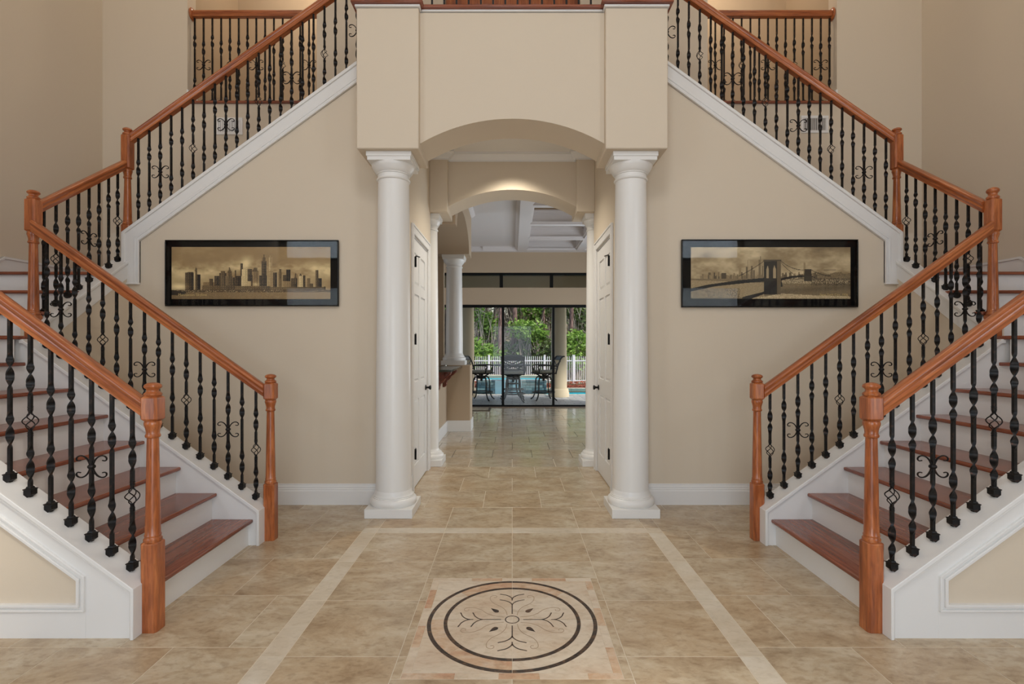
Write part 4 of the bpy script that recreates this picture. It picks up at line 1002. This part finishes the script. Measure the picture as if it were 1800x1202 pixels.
for i in range(4):
    a, b = mull[i], mull[i+1]; pm = MB(); y0 = YD+0.02+(0.03 if i % 2 else 0)
    pm.box(a-0.022 if i else a, a+0.030, y0, y0+0.028, 0.02, 2.42).box(b-0.030, b+0.012, y0, y0+0.028, 0.02, 2.42).box(a+0.03, b-0.03, y0, y0+0.028, 0.022, 0.045).box(a+0.03, b-0.03, y0, y0+0.028, 2.40, 2.42)
    pf = pm.build('sliding_panel', M_black, d3)
    MB().box(a+0.03, b-0.03, y0+0.012, y0+0.018, 0.045, 2.40).build('pane', M_glass, pf)
MB().box(0.955, 0.975, YD-0.02, YD+0.02, 0.98, 1.06).build('door_pull', M_hard, d3)
struct(MB().box(sx0, sx1, YD-0.12, YD+0.2, -0.004, 0.010).build('trim_6', mat('stone_threshold', srgb(120, 100, 80), 0.5)))
fr = MB(); fr.box(sx0, sx1, YD+0.03, YD+0.09, 3.19, 3.245)
for m_ in (-1.444-0.03, -0.224-0.04, 0.997-0.045): fr.box(m_-0.04, m_+0.04, YD+0.03, YD+0.09, 2.877, 3.2)
w7 = struct(fr.build('window_1', M_black))
tm = [sx0, -1.474, -0.264, 0.952, sx1]
for i in range(4): MB().box(tm[i]+0.04, tm[i+1]-0.04, YD+0.05, YD+0.056, 2.88, 3.19).build('pane', M_glass, w7)
# coffered ceiling: beams, recesses, mouldings
cf = struct(MB().box(0.13, 0.34, 6.62, YD, ZB, 4.45).box(0.34, 3.2, 12.10, YD, ZB, 4.45).box(1.52, 1.70, 6.62, 12.10, ZB, 4.45).box(-3.6, 0.13, 12.22, YD, ZB, 4.45).build('ceiling_beams', M_coff))
for k, ye in enumerate([12.10, 10.82, 9.55, 8.28, 7.0]):
    if k: struct(MB().box(0.34, 1.52, ye, ye+0.14, ZB, 4.45).build('ceiling_beams', M_coff))
    # white lower lining with a stepped crown, tan wall above
    y1_ = ye; 
    lin = MB()
    lin.box(0.34, 1.52, ye-0.012, ye, ZB+0.02, 3.99)
    lin.box(0.34, 1.52, ye-0.055, ye, 3.955, 3.99).box(0.34, 1.52, ye-0.035, ye, 3.915, 3.955).box(0.34, 1.52, ye-0.022, ye, 3.89, 3.915)
    lin.box(0.34, 1.52, ye-0.03, ye, ZB+0.03, ZB+0.055)
    if k < 4:
        y0_ = [12.10, 10.82, 9.55, 8.28, 7.0][k+1]+0.14
        for xx, sg in ((0.34, 1), (1.52, -1)):
            lin.box(min(xx, xx+sg*0.012), max(xx, xx+sg*0.012), y0_, ye, ZB+0.02, 3.99).box(min(xx, xx+sg*0.055), max(xx, xx+sg*0.055), y0_, ye, 3.955, 3.99).box(min(xx, xx+sg*0.03), max(xx, xx+sg*0.03), y0_, ye, ZB+0.03, ZB+0.055)
        struct(MB().box(0.345, 1.515, ye-0.004, ye-0.0005, 3.99, 4.44).box(0.3405, 0.344, y0_, ye, 3.99, 4.44).box(1.516, 1.5195, y0_, ye, 3.99, 4.44).build('ceiling_coffer', M_wall2))
    struct(lin.build('trim_7', M_coff, smooth=0))
struct(box('ceiling', M_coff, -3.6, 0.13, 6.62, 12.25, 3.84, 3.95))
cp = [(0, 0), (0.01, 0), (0.014, 0.012), (0.03, 0.02), (0.05, 0.045), (0.062, 0.06), (0.062, 0.09), (0, 0.09)]
crown([(-0.70, 12.22), (0.13, 12.22), (0.13, 6.64)], 3.845, 'trim_8', M_coff, -1)
# header beam over the bar, on its column and pedestal
hb = [(6.62, 3.84), (6.62, 3.03), (6.80, 3.03)] + [(7.77-0.97*math.cos(a), 3.03+0.42*math.sin(a)) for a in [PI*i/20 for i in range(21)]] + [(8.74, 3.03), (9.20, 3.03), (9.20, 3.84)]
struct(MB().prism(hb, 'x', -1.30, -0.735).build('wall_bar_header', M_wall2, None, smooth=20))
cp2 = cp
crown([(-0.735, 6.64), (-0.735, 9.20), (-1.3, 9.20)], 3.845, 'trim_9', M_coff, -1)
struct(MB().box(-1.115, -0.717, 8.73, 9.20, 0, 1.13).box(-1.135, -1.115+0.0005, 6.62, 9.2, 0, 1.09).build('wall_bar_pedestal', M_wall2, None, bevel=0.004))
struct(MB().box(-1.115, -0.700, 8.715, 9.215, 0, 0.19).box(-1.12, -1.100, 6.62, 8.72, 0, 0.19).build('baseboard_bar', M_white, bevel=0.003))
round_column(False, -1.015, 8.97, 0.150, 0.135, 1.13, 3.03, 0.205, 'white round column on the half wall beside the bar', name='round_column', n=28)
struct(box('wall_bar_back', M_wall2, -3.6, -1.215, 9.02, 9.2, -0.1, 3.84))
bc = thing('bar_counter', 'dark granite bar top with carved wooden corbel left of the great room', 'counter', (-1.1, 7.9, 1.09))
MB().box(-1.72, -0.85, 7.16, 8.725, 1.09, 1.12).build('countertop', mat('dark_granite', srgb(44, 48, 42), 0.12, var=0.3, vscale=60), bc, bevel=0.004)
M_corb = wood('carved_mahogany', (srgb(70, 26, 12), srgb(110, 46, 24), srgb(136, 66, 36)), (1, 1, 0.4))
for yy in (8.25, 7.45):
    cb = MB(); prof = [(-1.112, 1.09), (-0.885, 1.09), (-0.885, 1.06), (-0.90, 1.03), (-0.935, 1.015), (-0.965, 0.99), (-0.985, 0.95), (-1.01, 0.92), (-1.04, 0.90), (-1.055, 0.87), (-1.05, 0.84), (-1.065, 0.81), (-1.09, 0.795), (-1.112, 0.80)]
    cb.prism(prof, 'y', yy-0.055, yy+0.055)
    co = cb.build('corbel', M_corb, bc, bevel=0.008)
    sp = MB()
    for sgn in (-1, 1):
        for (cx_, cz_, rr) in ((-0.96, 1.045, 0.034), (-1.075, 0.93, 0.03), (-1.075, 0.84, 0.02)):
            pts = [(cx_+rr*(1-k/26)*math.cos(k*0.5), yy+sgn*0.057, cz_+rr*(1-k/26)*math.sin(k*0.5)) for k in range(22)]
            sp.tube(pts, 0.006, 5)
        sp.tube(catmull([(-0.90, yy+sgn*0.057, 1.06), (-0.95, yy+sgn*0.058, 1.0), (-1.02, yy+sgn*0.057, 0.95), (-1.06, yy+sgn*0.057, 0.86)], 4), 0.007, 5)
    sp.build('carving', M_corb, co)
mt = thing('floor_mat', 'small patterned door mat on the tiles by the sliding door', 'mat', (-0.75, 11.9, 0))
MB().box(-1.35, -0.52, 11.58, 12.18, 0.001, 0.012).build('mat_field', mat('mat_weave', srgb(150, 138, 116), 0.95, var=0.4, vscale=18), mt, bevel=0.003)
MB().box(-1.37, -0.50, 11.55, 11.60, 0.001, 0.0135).box(-1.37, -0.50, 12.16, 12.21, 0.001, 0.0135).box(-0.55, -0.50, 11.60, 12.16, 0.001, 0.0135).box(-1.37, -1.32, 11.60, 12.16, 0.001, 0.0135).build('mat_border', mat('mat_border', srgb(82, 70, 52), 0.95), mt)

# ================================================================== outdoors: patio, pool, fence, woods
M_paver = tile_mat('patio_paver', srgb(150, 152, 150), srgb(120, 122, 122), srgb(176, 178, 176), rough=0.6, warm=srgb(225, 225, 230))
patio = struct(box('floor_patio', mat('paver_joint', srgb(96, 98, 98), 0.9), -4.5, 4.5, YD+0.2, 15.55, -0.12, -0.012))
y = YD+0.2; k = 0
while y < 15.54:
    y1_ = min(y+0.25, 15.55); x = -2.4-(0.2 if k % 2 else 0)
    while x < 2.4:
        tile(x, x+0.40, y, y1_, M_paver, 'paver', patio, gap=0.005, z=-0.002); x += 0.40
    y = y1_; k += 1
M_stucco = mat('tan_stucco', srgb(186, 174, 150), 0.85, bump=0.2, bscale=50)
for px, sd in ((820, 'left'), (982.5, 'right')):
    x = (px-900.3)*15.0/900
    t = thing('patio_column', 'thick tan stucco column at the %s edge of the pool patio' % sd, 'column', (x, 15.0, 0))
    MB().lathe([(0.02, 0), (0.30, 0), (0.30, 0.12), (0.285, 0.15), (0.285, 0.20), (0.262, 0.24), (0.02, 0.24)], x, 15.0, 0, 28).build('base', M_stucco, t)
    MB().lathe([(0.02, 0.24), (0.235, 0.24), (0.225, 1.6), (0.21, 2.95), (0.02, 2.95)], x, 15.0, 0, 28).build('shaft', M_stucco, t)
    MB().lathe([(0.02, 2.90), (0.24, 2.90), (0.27, 2.96), (0.27, 3.02), (0.02, 3.02)], x, 15.0, 0, 28).build('capital', M_stucco, t)
struct(box('wall_patio_beam', M_stucco, -6, 6, 14.8, 15.25, 3.0, 3.60))
pc = MB().box(-6, 6, YD+0.2, 15.6, 3.85, 3.95)
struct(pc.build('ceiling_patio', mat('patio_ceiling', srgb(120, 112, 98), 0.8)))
for k in range(14):
    xx = -3.2+k*0.5
    struct(box('trim_10', M_black, xx, xx+0.06, 14.68, 14.76, 3.52, 3.85)) if False else None
lt = MB()
for k in range(90): lt.box(-2.2+k*0.05, -2.2+k*0.05+0.022, 14.70, 14.73, 3.50, 3.85)
lt.box(-2.3, 2.3, 14.70, 14.74, 3.50, 3.515)
o = lt.build('trim_11', mat('bronze_lattice', srgb(60, 56, 50), 0.6)); struct(o)
M_water = mat('pool_water', srgb(24, 190, 210), 0.2, spec=0.1, bump=0.25, bscale=9)
pool = thing('swimming_pool', 'turquoise swimming pool along the edge of the patio', 'pool', (0, 17, -0.1))
MB().box(-6, 6, 15.75, 17.45, -0.2, -0.09).build('water', M_water, pool)
M_cop = mat('cream_coping', srgb(212, 200, 174), 0.7, var=0.08, vscale=10)
for k in range(22):
    a = -5.5+k*0.5; MB().box(a+0.004, a+0.496, 15.55, 15.75, -0.06, 0.0).build('coping_stone', M_cop, pool, bevel=0.01)
for k in range(22):
    a = -5.5+k*0.5; MB().box(a+0.004, a+0.496, 17.45, 17.75, -0.06, 0.045).build('coping_stone', M_cop, pool, bevel=0.01)
spa = thing('raised_spa', 'raised stone spa with turquoise water spilling toward the pool', 'spa', (0, 17.6, 0))
rng = random.Random(3)
stn = [mat('spa_stone_%s' % n_, c_, 0.7, var=0.25, vscale=8) for n_, c_ in (('grey', srgb(150, 156, 156)), ('pale', srgb(190, 190, 184)), ('slate', srgb(110, 124, 130)))]
z = -0.12
while z < 0.33:
    h = 0.085; x = -1.15
    while x < 1.10:
        wd = rng.uniform(0.14, 0.34); e = min(x+wd, 1.12)
        MB().box(x+0.004, e-0.004, 16.55-rng.uniform(0, 0.035), 16.80, z+0.003, z+h-0.003).build('stone', rng.choice(stn), spa, bevel=0.008); x = e
    z += h
MB().box(-1.149, 1.119, 16.66, 18.3, -0.12, 0.328).build('spa_wall', stn[0], spa)
MB().box(-1.08, 1.05, 16.70, 17.95, 0.33, 0.372).build('water', M_water, spa)
MB().box(-1.15, 1.12, 18.0, 18.35, 0.32, 0.46).box(-1.15, -1.02, 16.6, 17.99, 0.325, 0.40).box(0.99, 1.12, 16.6, 17.99, 0.325, 0.40).build('coping', M_cop, spa, bevel=0.015)
fall = mat('spill_water', srgb(210, 226, 232), 0.12, spec=0.6, bump=0.6, bscale=26)
MB().box(-0.55, -0.2, 16.49, 16.53, -0.09, 0.375).box(0.02, 0.30, 16.49, 16.53, -0.09, 0.375).build('waterfall', fall, spa, bevel=0.01)
# ground of the woods
gm = mat('forest_floor', srgb(86, 84, 52), 0.95, var=0.45, vscale=1.3)
g = MB()
NX, NY = 30, 24; pts = []
for j in range(NY+1):
    for i in range(NX+1):
        xx = -30+60*i/NX; yy = 17.75+42*j/NY
        pts.append((xx, yy, 0.03+0.02*(yy-17.75)+0.12*math.sin(xx*0.9+yy*0.6)*min(1, (yy-17.75)/4)))
g.add(pts, [(j*(NX+1)+i, j*(NX+1)+i+1, (j+1)*(NX+1)+i+1, (j+1)*(NX+1)+i) for j in range(NY) for i in range(NX)])
struct(g.build('ground', gm))
ml = MB(); rng = random.Random(5)
for k in range(2600):
    x = rng.uniform(-4, 4); yy = rng.uniform(17.78, 19.1); a = rng.uniform(0, PI); l = rng.uniform(0.03, 0.07); zz = 0.06+0.10*min(1, (yy-17.78)*1.4)*(0.6+0.4*math.sin(x*3))+rng.uniform(0, 0.03)
    c_, s_ = math.cos(a)*l, math.sin(a)*l
    ml.add([(x-c_, yy-s_, zz), (x+s_*0.4, yy-c_*0.4, zz+0.015), (x+c_, yy+s_, zz+0.01), (x-s_*0.4, yy+c_*0.4, zz-0.004)], [(0, 1, 2, 3)])
ml.box(-6, 6, 17.76, 19.3, -0.05, 0.07)
o = ml.build('mulch', mat('red_bark_mulch', srgb(150, 74, 48), 0.9, var=0.4, vscale=12)); o['kind'] = 'stuff'; o['label'] = 'red bark mulch bed between pool and fence'; o['category'] = 'mulch'
# picket fence
M_fence = mat('white_fence', srgb(226, 226, 230), 0.5)
fc = thing('picket_fence', 'white metal picket fence with square posts behind the pool', 'fence', (0, 19, 0))
YFc = 19.2
pk = MB().box(-0.010, 0.010, -0.008, 0.008, 0.0, 1.02).rings([[(-0.010, -0.008, 1.02), (0.010, -0.008, 1.02), (0.010, 0.008, 1.02), (-0.010, 0.008, 1.02)], [(-0.001, -0.001, 1.06)]*1+[(0.001, -0.001, 1.06), (0.001, 0.001, 1.06), (-0.001, 0.001, 1.06)]])
PK = raw_mesh('picket', pk, M_fence, 0)
x = -3.0
while x < 4.2:
    inst('picket', PK, (x, YFc, 0.06), fc); x += 0.0745
for px, w_ in ((760, .03), (859.7, .030), (957.5, .032), (1008.5, .045), (1090, .032)):
    x = (px-900.3)*YFc/900; MB().box(x-w_, x+w_, YFc-w_, YFc+w_, 0.0, 1.14).box(x-w_-0.008, x+w_+0.008, YFc-w_-0.008, YFc+w_+0.008, 1.14, 1.16).build('post', M_fence, fc)
for zz in (0.18, 0.92): MB().box(-3.1, 4.3, YFc-0.018, YFc+0.018, zz, zz+0.035).build('fence_rail', M_fence, fc)

# trees, shrubs and brush
def bark_mat(name, a, b):
    m = mat(name, a, 0.95); nt = m.node_tree; bs = nt.nodes['Principled BSDF']; tc = nt.nodes.new('ShaderNodeTexCoord'); mp = nt.nodes.new('ShaderNodeMapping'); mp.inputs['Scale'].default_value = (14, 14, 3)
    n = nt.nodes.new('ShaderNodeTexNoise'); n.inputs['Scale'].default_value = 1.6; n.inputs['Detail'].default_value = 5; r = ramp(nt, [(0.35, a), (0.65, b)])
    nt.links.new(tc.outputs['Object'], mp.inputs[0]); nt.links.new(mp.outputs[0], n.inputs['Vector']); nt.links.new(n.outputs['Fac'], r.inputs[0]); nt.links.new(r.outputs[0], bs.inputs['Base Color']); return m
M_bark = [bark_mat('pine_bark', srgb(66, 48, 44), srgb(140, 112, 104)), bark_mat('dark_bark', srgb(40, 32, 28), srgb(92, 78, 70))]
def leaf_mat(name, a, b):
    m = bpy.data.materials.new(name); m.use_nodes = True; nt = m.node_tree; bs = nt.nodes['Principled BSDF']
    g_ = nt.nodes.new('ShaderNodeNewGeometry'); r = ramp(nt, [(0.0, a), (1.0, b)]); nt.links.new(g_.outputs['Random Per Island'], r.inputs[0]); nt.links.new(r.outputs[0], bs.inputs['Base Color'])
    bs.inputs['Roughness'].default_value = 0.55
    tl = nt.nodes.new('ShaderNodeBsdfTranslucent'); nt.links.new(r.outputs[0], tl.inputs[0]); mi = nt.nodes.new('ShaderNodeMixShader'); mi.inputs[0].default_value = 0.35
    nt.links.new(bs.outputs[0], mi.inputs[1]); nt.links.new(tl.outputs[0], mi.inputs[2]); nt.links.new(mi.outputs[0], nt.nodes['Material Output'].inputs[0]); return m
M_leaf = [leaf_mat('bright_leaf', srgb(78, 116, 40), srgb(156, 192, 88)), leaf_mat('mid_leaf', srgb(66, 82, 50), srgb(124, 146, 84)), leaf_mat('olive_leaf', srgb(92, 84, 66), srgb(158, 148, 116))]
M_twig = mat('grey_twig', srgb(176, 164, 152), 0.9)
def leaves(mb, c, rad, n, size, rng):
    for _ in range(n):
        u = Vector((rng.gauss(0, 1), rng.gauss(0, 1), rng.gauss(0, 1))).normalized()*rng.random()**0.45
        p = Vector((c[0]+u.x*rad[0], c[1]+u.y*rad[1], c[2]+u.z*rad[2]))
        a = Vector((rng.gauss(0, 1), rng.gauss(0, 1), rng.gauss(0, 0.6))).normalized(); b = a.cross(Vector((rng.gauss(0, 1), rng.gauss(0, 1), rng.gauss(0, 1)))).normalized(); s_ = size*rng.uniform(0.6, 1.3)
        mb.add([p-a*s_, p+b*s_*0.55, p+a*s_, p-b*s_*0.55], [(0, 1, 2, 3)])
def tree(px, d, r, H, lean, label, seed, leafy=1, lm=1, bk=0):
    rng = random.Random(seed); x = (px-900.3)*d/900; zg = 0.03+0.02*(d-17.75)
    t = thing('pine_tree', label, 'tree', (x, d, zg), 'trees in the woods beyond the fence')
    pts = [(x+lean*k/6+0.05*math.sin(k*1.7+seed), d, zg-0.1+H*k/6) for k in range(7)]
    MB().tube(pts, [r*(0.9-0.45*k/6) for k in range(7)], 9).build('trunk', M_bark[bk], t)
    br = MB()
    for k in range(7):
        h = H*rng.uniform(0.3, 0.95); a = rng.uniform(0, 2*PI); l = rng.uniform(0.7, 1.7)
        p0_ = Vector((x+lean*h/H, d, zg+h)); p1_ = p0_+Vector((math.cos(a)*l*0.5, math.sin(a)*l*0.5, 0.1)); p2_ = p0_+Vector((math.cos(a)*l, math.sin(a)*l, rng.uniform(-0.3, 0.4)))
        br.tube([p0_, p1_, p2_], [r*0.25, r*0.18, r*0.07], 4)
    br.build('branches', M_bark[bk], t)
    if leafy:
        mb = MB()
        for k in range(5):
            h = H*rng.uniform(0.35, 1.0); a = rng.uniform(0, 2*PI); leaves(mb, (x+lean*h/H+math.cos(a)*0.9, d+math.sin(a)*0.9, zg+h), (0.85, 0.85, 0.5), 110*leafy, 0.085, rng)
        mb.build('foliage', M_leaf[lm], t, smooth=0)
TR = [(851.5, 23.5, .085, 0.1, 1), (858, 27, .11, -0.1, 1), (867.5, 22.0, .07, 0.25, 1), (880, 20.6, .10, 0.0, 0), (893.5, 24.5, .15, 0.15, 1), (902.5, 21.5, .14, 0.05, 0), (938, 25.5, .16, -0.1, 1), (949, 30, .12, 0, 1), (956.5, 22.2, .115, -0.03, 0), (967, 28, .10, 0.1, 0), (1003, 21.0, .105, 0.05, 0), (1017, 24, .16, -0.1, 1),
      (836, 25, .1, 0, 0), (844, 31, .15, 0, 1), (873, 33, .13, 0.1, 0), (912, 31, .12, 0, 1), (923, 34, .15, 0, 0), (930, 28, .08, .1, 0), (988, 26, .12, 0, 1), (1010, 31, .13, 0, 1), (820, 27, .12, 0, 0), (1032, 23, .13, 0, 0), (1050, 27, .13, 0, 0), (1080, 24, .13, 0, 1), (780, 25, .13, 0, 1), (740, 23, .13, 0, 0)]
VIS = sorted([k for k, a in enumerate(TR) if 833 < a[0] < 1024], key=lambda k: TR[k][0])
ORD = ['first', 'second', 'third', 'fourth', 'fifth', 'sixth', 'seventh', 'eighth', 'ninth', 'tenth', 'eleventh', 'twelfth', 'thirteenth', 'fourteenth', 'fifteenth', 'sixteenth', 'seventeenth', 'eighteenth', 'nineteenth', 'twentieth', 'twenty-first', 'twenty-second']
for i, (px, d, r, ln, bk) in enumerate(TR):
    kd = ('slender reddish-barked pine trunk', 'dark-barked straight pine trunk')[bk]
    tree(px, d, r, 7.5+0.12*(d-20), ln, (kd + ' beyond the fence, %s trunk from left in the glass' % ORD[VIS.index(i)]) if i in VIS else kd + ' with leafy branches beyond the fence', 100+i, 1, (0, 1, 2)[i % 3], bk)
SH = [(842, 20.6, 1.1, 1.0, 0.9, 0, 1500), (852, 21.8, 0.7, 2.4, 0.8, 0, 900), (872, 22.5, 0.9, 1.5, 1.0, 2, 900), (908, 21.5, 1.0, 1.0, 1.0, 1, 1300), (915, 22.5, 1.0, 2.9, 1.1, 0, 1700), (925, 21.2, 0.9, 1.9, .8, 0, 1300), (945, 21.6, 0.9, 1.2, 1.0, 2, 1000), (962, 20.9, 0.7, 1.0, .9, 1, 900), (1006, 20.6, 0.8, 1.2, 0.9, 0, 1300), (1016, 21.4, 0.8, 2.8, 1.0, 1, 1200), (862, 25.5, 1.3, 4.1, 1.0, 1, 1100), (935, 26, 1.5, 4.6, 1.1, 0, 1300), (985, 25, 1.2, 2.2, 1.8, 2, 1100), (830, 24, 1.1, 3.2, 1.3, 1, 1100), (890, 24.5, 1.0, 2.0, 1.6, 2, 1200), (1040, 21.5, 1.1, 1.6, 1.6, 1, 1200), (960, 24.5, 1.1, 3.4, 1.2, 1, 1100),
      (820, 33, 2.6, 2.5, 3.4, 1, 1500), (870, 36, 2.8, 3.0, 3.6, 2, 1600), (915, 38, 2.8, 3.0, 3.8, 1, 1600), (960, 36, 2.8, 3.0, 3.6, 2, 1600), (1010, 34, 2.6, 2.6, 3.4, 1, 1500), (1060, 32, 2.6, 2.6, 3.0, 1, 900), (770, 30, 2.6, 2.6, 3.0, 1, 900)]
SV = sorted([k for k, a in enumerate(SH) if 833 < a[0] < 1024], key=lambda k: SH[k][0])
for i, (px, d, rw_, zc_, rz_, lm, n) in enumerate(SH):
    rng = random.Random(300+i); x = (px-900.3)*d/900; zg = 0.03+0.02*(d-17.75)
    lab = ('bright green leafy shrub', 'mid green woodland shrub', 'olive brownish brushwood shrub')[lm] + (' beyond the pool fence, %s shrub from left in the glass' % ORD[SV.index(i)] if i in SV else ' growing beyond the pool fence')
    t = thing('shrub', lab, 'shrub', (x, d, zg), 'shrubs in the woods beyond the fence')
    mb = MB()
    for k in range(6):
        a = rng.uniform(0, 2*PI); leaves(mb, (x+math.cos(a)*rw_*0.5, d+math.sin(a)*rw_*0.4, zg+zc_+rng.uniform(-0.5, 0.5)*rz_), (rw_*0.62, rw_*0.5, rz_*0.55), n//6, 0.055+0.0016*d, rng)
    mb.build('foliage', M_leaf[lm], t, smooth=0)
    tw = MB()
    for k in range((16, 26, 60)[lm]):
        a = rng.uniform(0, 2*PI); l = rng.uniform(0.5, 1.1); hh = (zc_+rz_*rng.uniform(0.1, 0.9))
        e = Vector((x+math.cos(a)*rw_*l, d+math.sin(a)*rw_*l*0.6, zg+hh)); b0_ = Vector((x+rng.uniform(-.1, .1), d, zg)); mdl = (e+b0_)/2+Vector((rng.uniform(-.3, .3), 0, 0.3))
        tw.tube(catmull([b0_, mdl, e], 3), [0.020, 0.018, 0.016, 0.013, 0.011, 0.009, 0.007], 4)
    tw.build('stems', M_twig, t)

# ================================================================== patio furniture
M_cast = mat('dark_cast_aluminium', srgb(26, 28, 28), 0.5, metal=0.4)
M_cush = mat('grey_green_cushion', srgb(128, 126, 112), 0.9, var=0.2, vscale=30)
def bar_stool(x, d, rot, label):
    t = thing('swivel_bar_stool', label, 'bar stool', (x, d, 0), 'swivel bar stools round the patio table')
    ca, sa = math.cos(rot), math.sin(rot)
    def w(p): return (x+1.2*(p[0]*ca-p[1]*sa), d+1.2*(p[0]*sa+p[1]*ca), p[2])
    def tb(mb, pts, r, n=6): mb.tube([w(p) for p in pts], r*1.35, n)
    for k in range(4):
        a = PI/4+k*PI/2; c_, s_ = math.cos(a), math.sin(a); mb = MB()
        tb(mb, [tuple(q) for q in catmull([(0.02*c_, 0.02*s_, 0.63), (0.12*c_, 0.12*s_, 0.64), (0.19*c_, 0.19*s_, 0.60), (0.215*c_, 0.215*s_, 0.45), (0.22*c_, 0.22*s_, 0.25), (0.27*c_, 0.27*s_, 0.08), (0.34*c_, 0.34*s_, 0.012)], 3)], 0.014)
        mb.build('leg', M_cast, t)
    mb = MB(); tb(mb, [(0.25*math.cos(2*PI*k/20), 0.25*math.sin(2*PI*k/20), 0.22) for k in range(21)], 0.014); tb(mb, [(0.10*math.cos(2*PI*k/12), 0.10*math.sin(2*PI*k/12), 0.60) for k in range(13)], 0.010)
    mb.build('foot_ring', M_cast, t)
    mb = MB(); tb(mb, [(0, 0, 0.52), (0, 0, 0.74)], 0.025, 8)
    for s in (-1, 1): tb(mb, [(s*0.02, 0, 0.64), (s*0.12, 0, 0.68), (s*0.2, 0, 0.73)], 0.012); tb(mb, [(0, s*0.02, 0.64), (0, s*0.12, 0.68), (0, s*0.2, 0.73)], 0.012)
    mb.build('swivel_post', M_cast, t)
    mb = MB(); q = []
    for z_, g_ in ((0.72, 0.0), (0.735, 0.012), (0.75, 0.0)):
        q.append([w((sx*(0.25+g_), sy*(0.23+g_), z_)) for sx, sy in ((-1, -1), (1, -1), (1, 1), (-1, 1))])
    mb.rings(q); mb.build('seat_frame', M_cast, t)
    mb = MB(); q = []
    for z_, g_ in ((0.75, -0.01), (0.765, 0.0), (0.80, 0.0), (0.815, -0.02)):
        q.append([w(((0.235+g_)*math.copysign(abs(math.cos(a))**0.5, math.cos(a)), (0.225+g_)*math.copysign(abs(math.sin(a))**0.5, math.sin(a)), z_)) for a in [2*PI*k/20 for k in range(20)]])
    mb.rings(q); mb.build('cushion', M_cush, t)
    # back: two uprights, curled tops, band and crossed bars
    mb = MB()
    for s in (-1, 1):
        tb(mb, [tuple(v) for v in catmull([(s*0.24, 0.22, 0.74), (s*0.235, 0.27, 0.95), (s*0.24, 0.33, 1.12), (s*0.25, 0.385, 1.19), (s*0.25, 0.42, 1.19)], 3)], 0.014)
        tb(mb, [tuple(v) for v in catmull([(s*0.22, 0.26, 0.84), (0, 0.30, 0.95), (-s*0.225, 0.325, 1.06)], 3)], 0.010)
    tb(mb, [(-0.24, 0.33, 1.10), (0, 0.345, 1.10), (0.24, 0.33, 1.10)], 0.010); tb(mb, [(-0.25, 0.385, 1.19), (0, 0.40, 1.20), (0.25, 0.385, 1.19)], 0.013); tb(mb, [(-0.24, 0.26, 0.86), (0.24, 0.26, 0.86)], 0.010)
    mb.build('back_frame', M_cast, t)
    mb = MB(); mb.add([w(p) for p in [(-0.235, 0.333, 1.105), (0.235, 0.333, 1.105), (0.245, 0.378, 1.18), (-0.245, 0.378, 1.18), (-0.235, 0.341, 1.105), (0.235, 0.341, 1.105), (0.245, 0.386, 1.18), (-0.245, 0.386, 1.18)]], [(0, 1, 2, 3), (4, 5, 6, 7), (0, 1, 5, 4), (1, 2, 6, 5), (2, 3, 7, 6), (3, 0, 4, 7)]); mb.build('back_band', M_cast, t)
    for s in (-1, 1):
        mb = MB(); tb(mb, [tuple(v) for v in catmull([(s*0.245, 0.27, 0.93), (s*0.27, 0.10, 0.95), (s*0.27, -0.14, 0.95), (s*0.265, -0.20, 0.92), (s*0.265, -0.18, 0.86), (s*0.25, -0.16, 0.74)], 3)], 0.013); mb.build('armrest', M_cast, t)
    return t
bar_stool(-0.84, 14.0, R(78), 'left dark metal swivel stool with grey cushion, facing the patio table')
bar_stool(0.86, 14.0, R(-78), 'right dark metal swivel stool with grey cushion, facing the patio table')
bar_stool(0.03, 13.55, R(178), 'middle dark metal swivel stool, its back to the house')
bar_stool(0.03, 14.95, R(4), 'dark metal swivel stool on the pool side of the patio table')
tt = thing('bar_table', 'dark round metal bar-height table among the patio stools', 'table', (0, 14.25, 0))
MB().lathe([(0.01, 0.93), (0.53, 0.93), (0.545, 0.945), (0.54, 0.96), (0.01, 0.962)], 0, 14.25, 0, 32).build('table_top', M_cast, tt)
for k in range(4):
    a = PI/4+k*PI/2; c_, s_ = math.cos(a), math.sin(a); mb = MB()
    mb.tube([(q.x, 14.25+q.y, q.z) for q in catmull([(0.30*c_, 0.30*s_, 0.93), (0.22*c_, 0.22*s_, 0.75), (0.16*c_, 0.16*s_, 0.45), (0.20*c_, 0.20*s_, 0.2), (0.34*c_, 0.34*s_, 0.05), (0.42*c_, 0.42*s_, 0.03), (0.44*c_, 0.44*s_, 0.07)], 3)], 0.022, 7); mb.build('leg', M_cast, tt)
MB().lathe([(0.01, 0.42), (0.19, 0.42), (0.19, 0.445), (0.01, 0.445)], 0, 14.25, 0, 20).build('shelf', M_cast, tt)
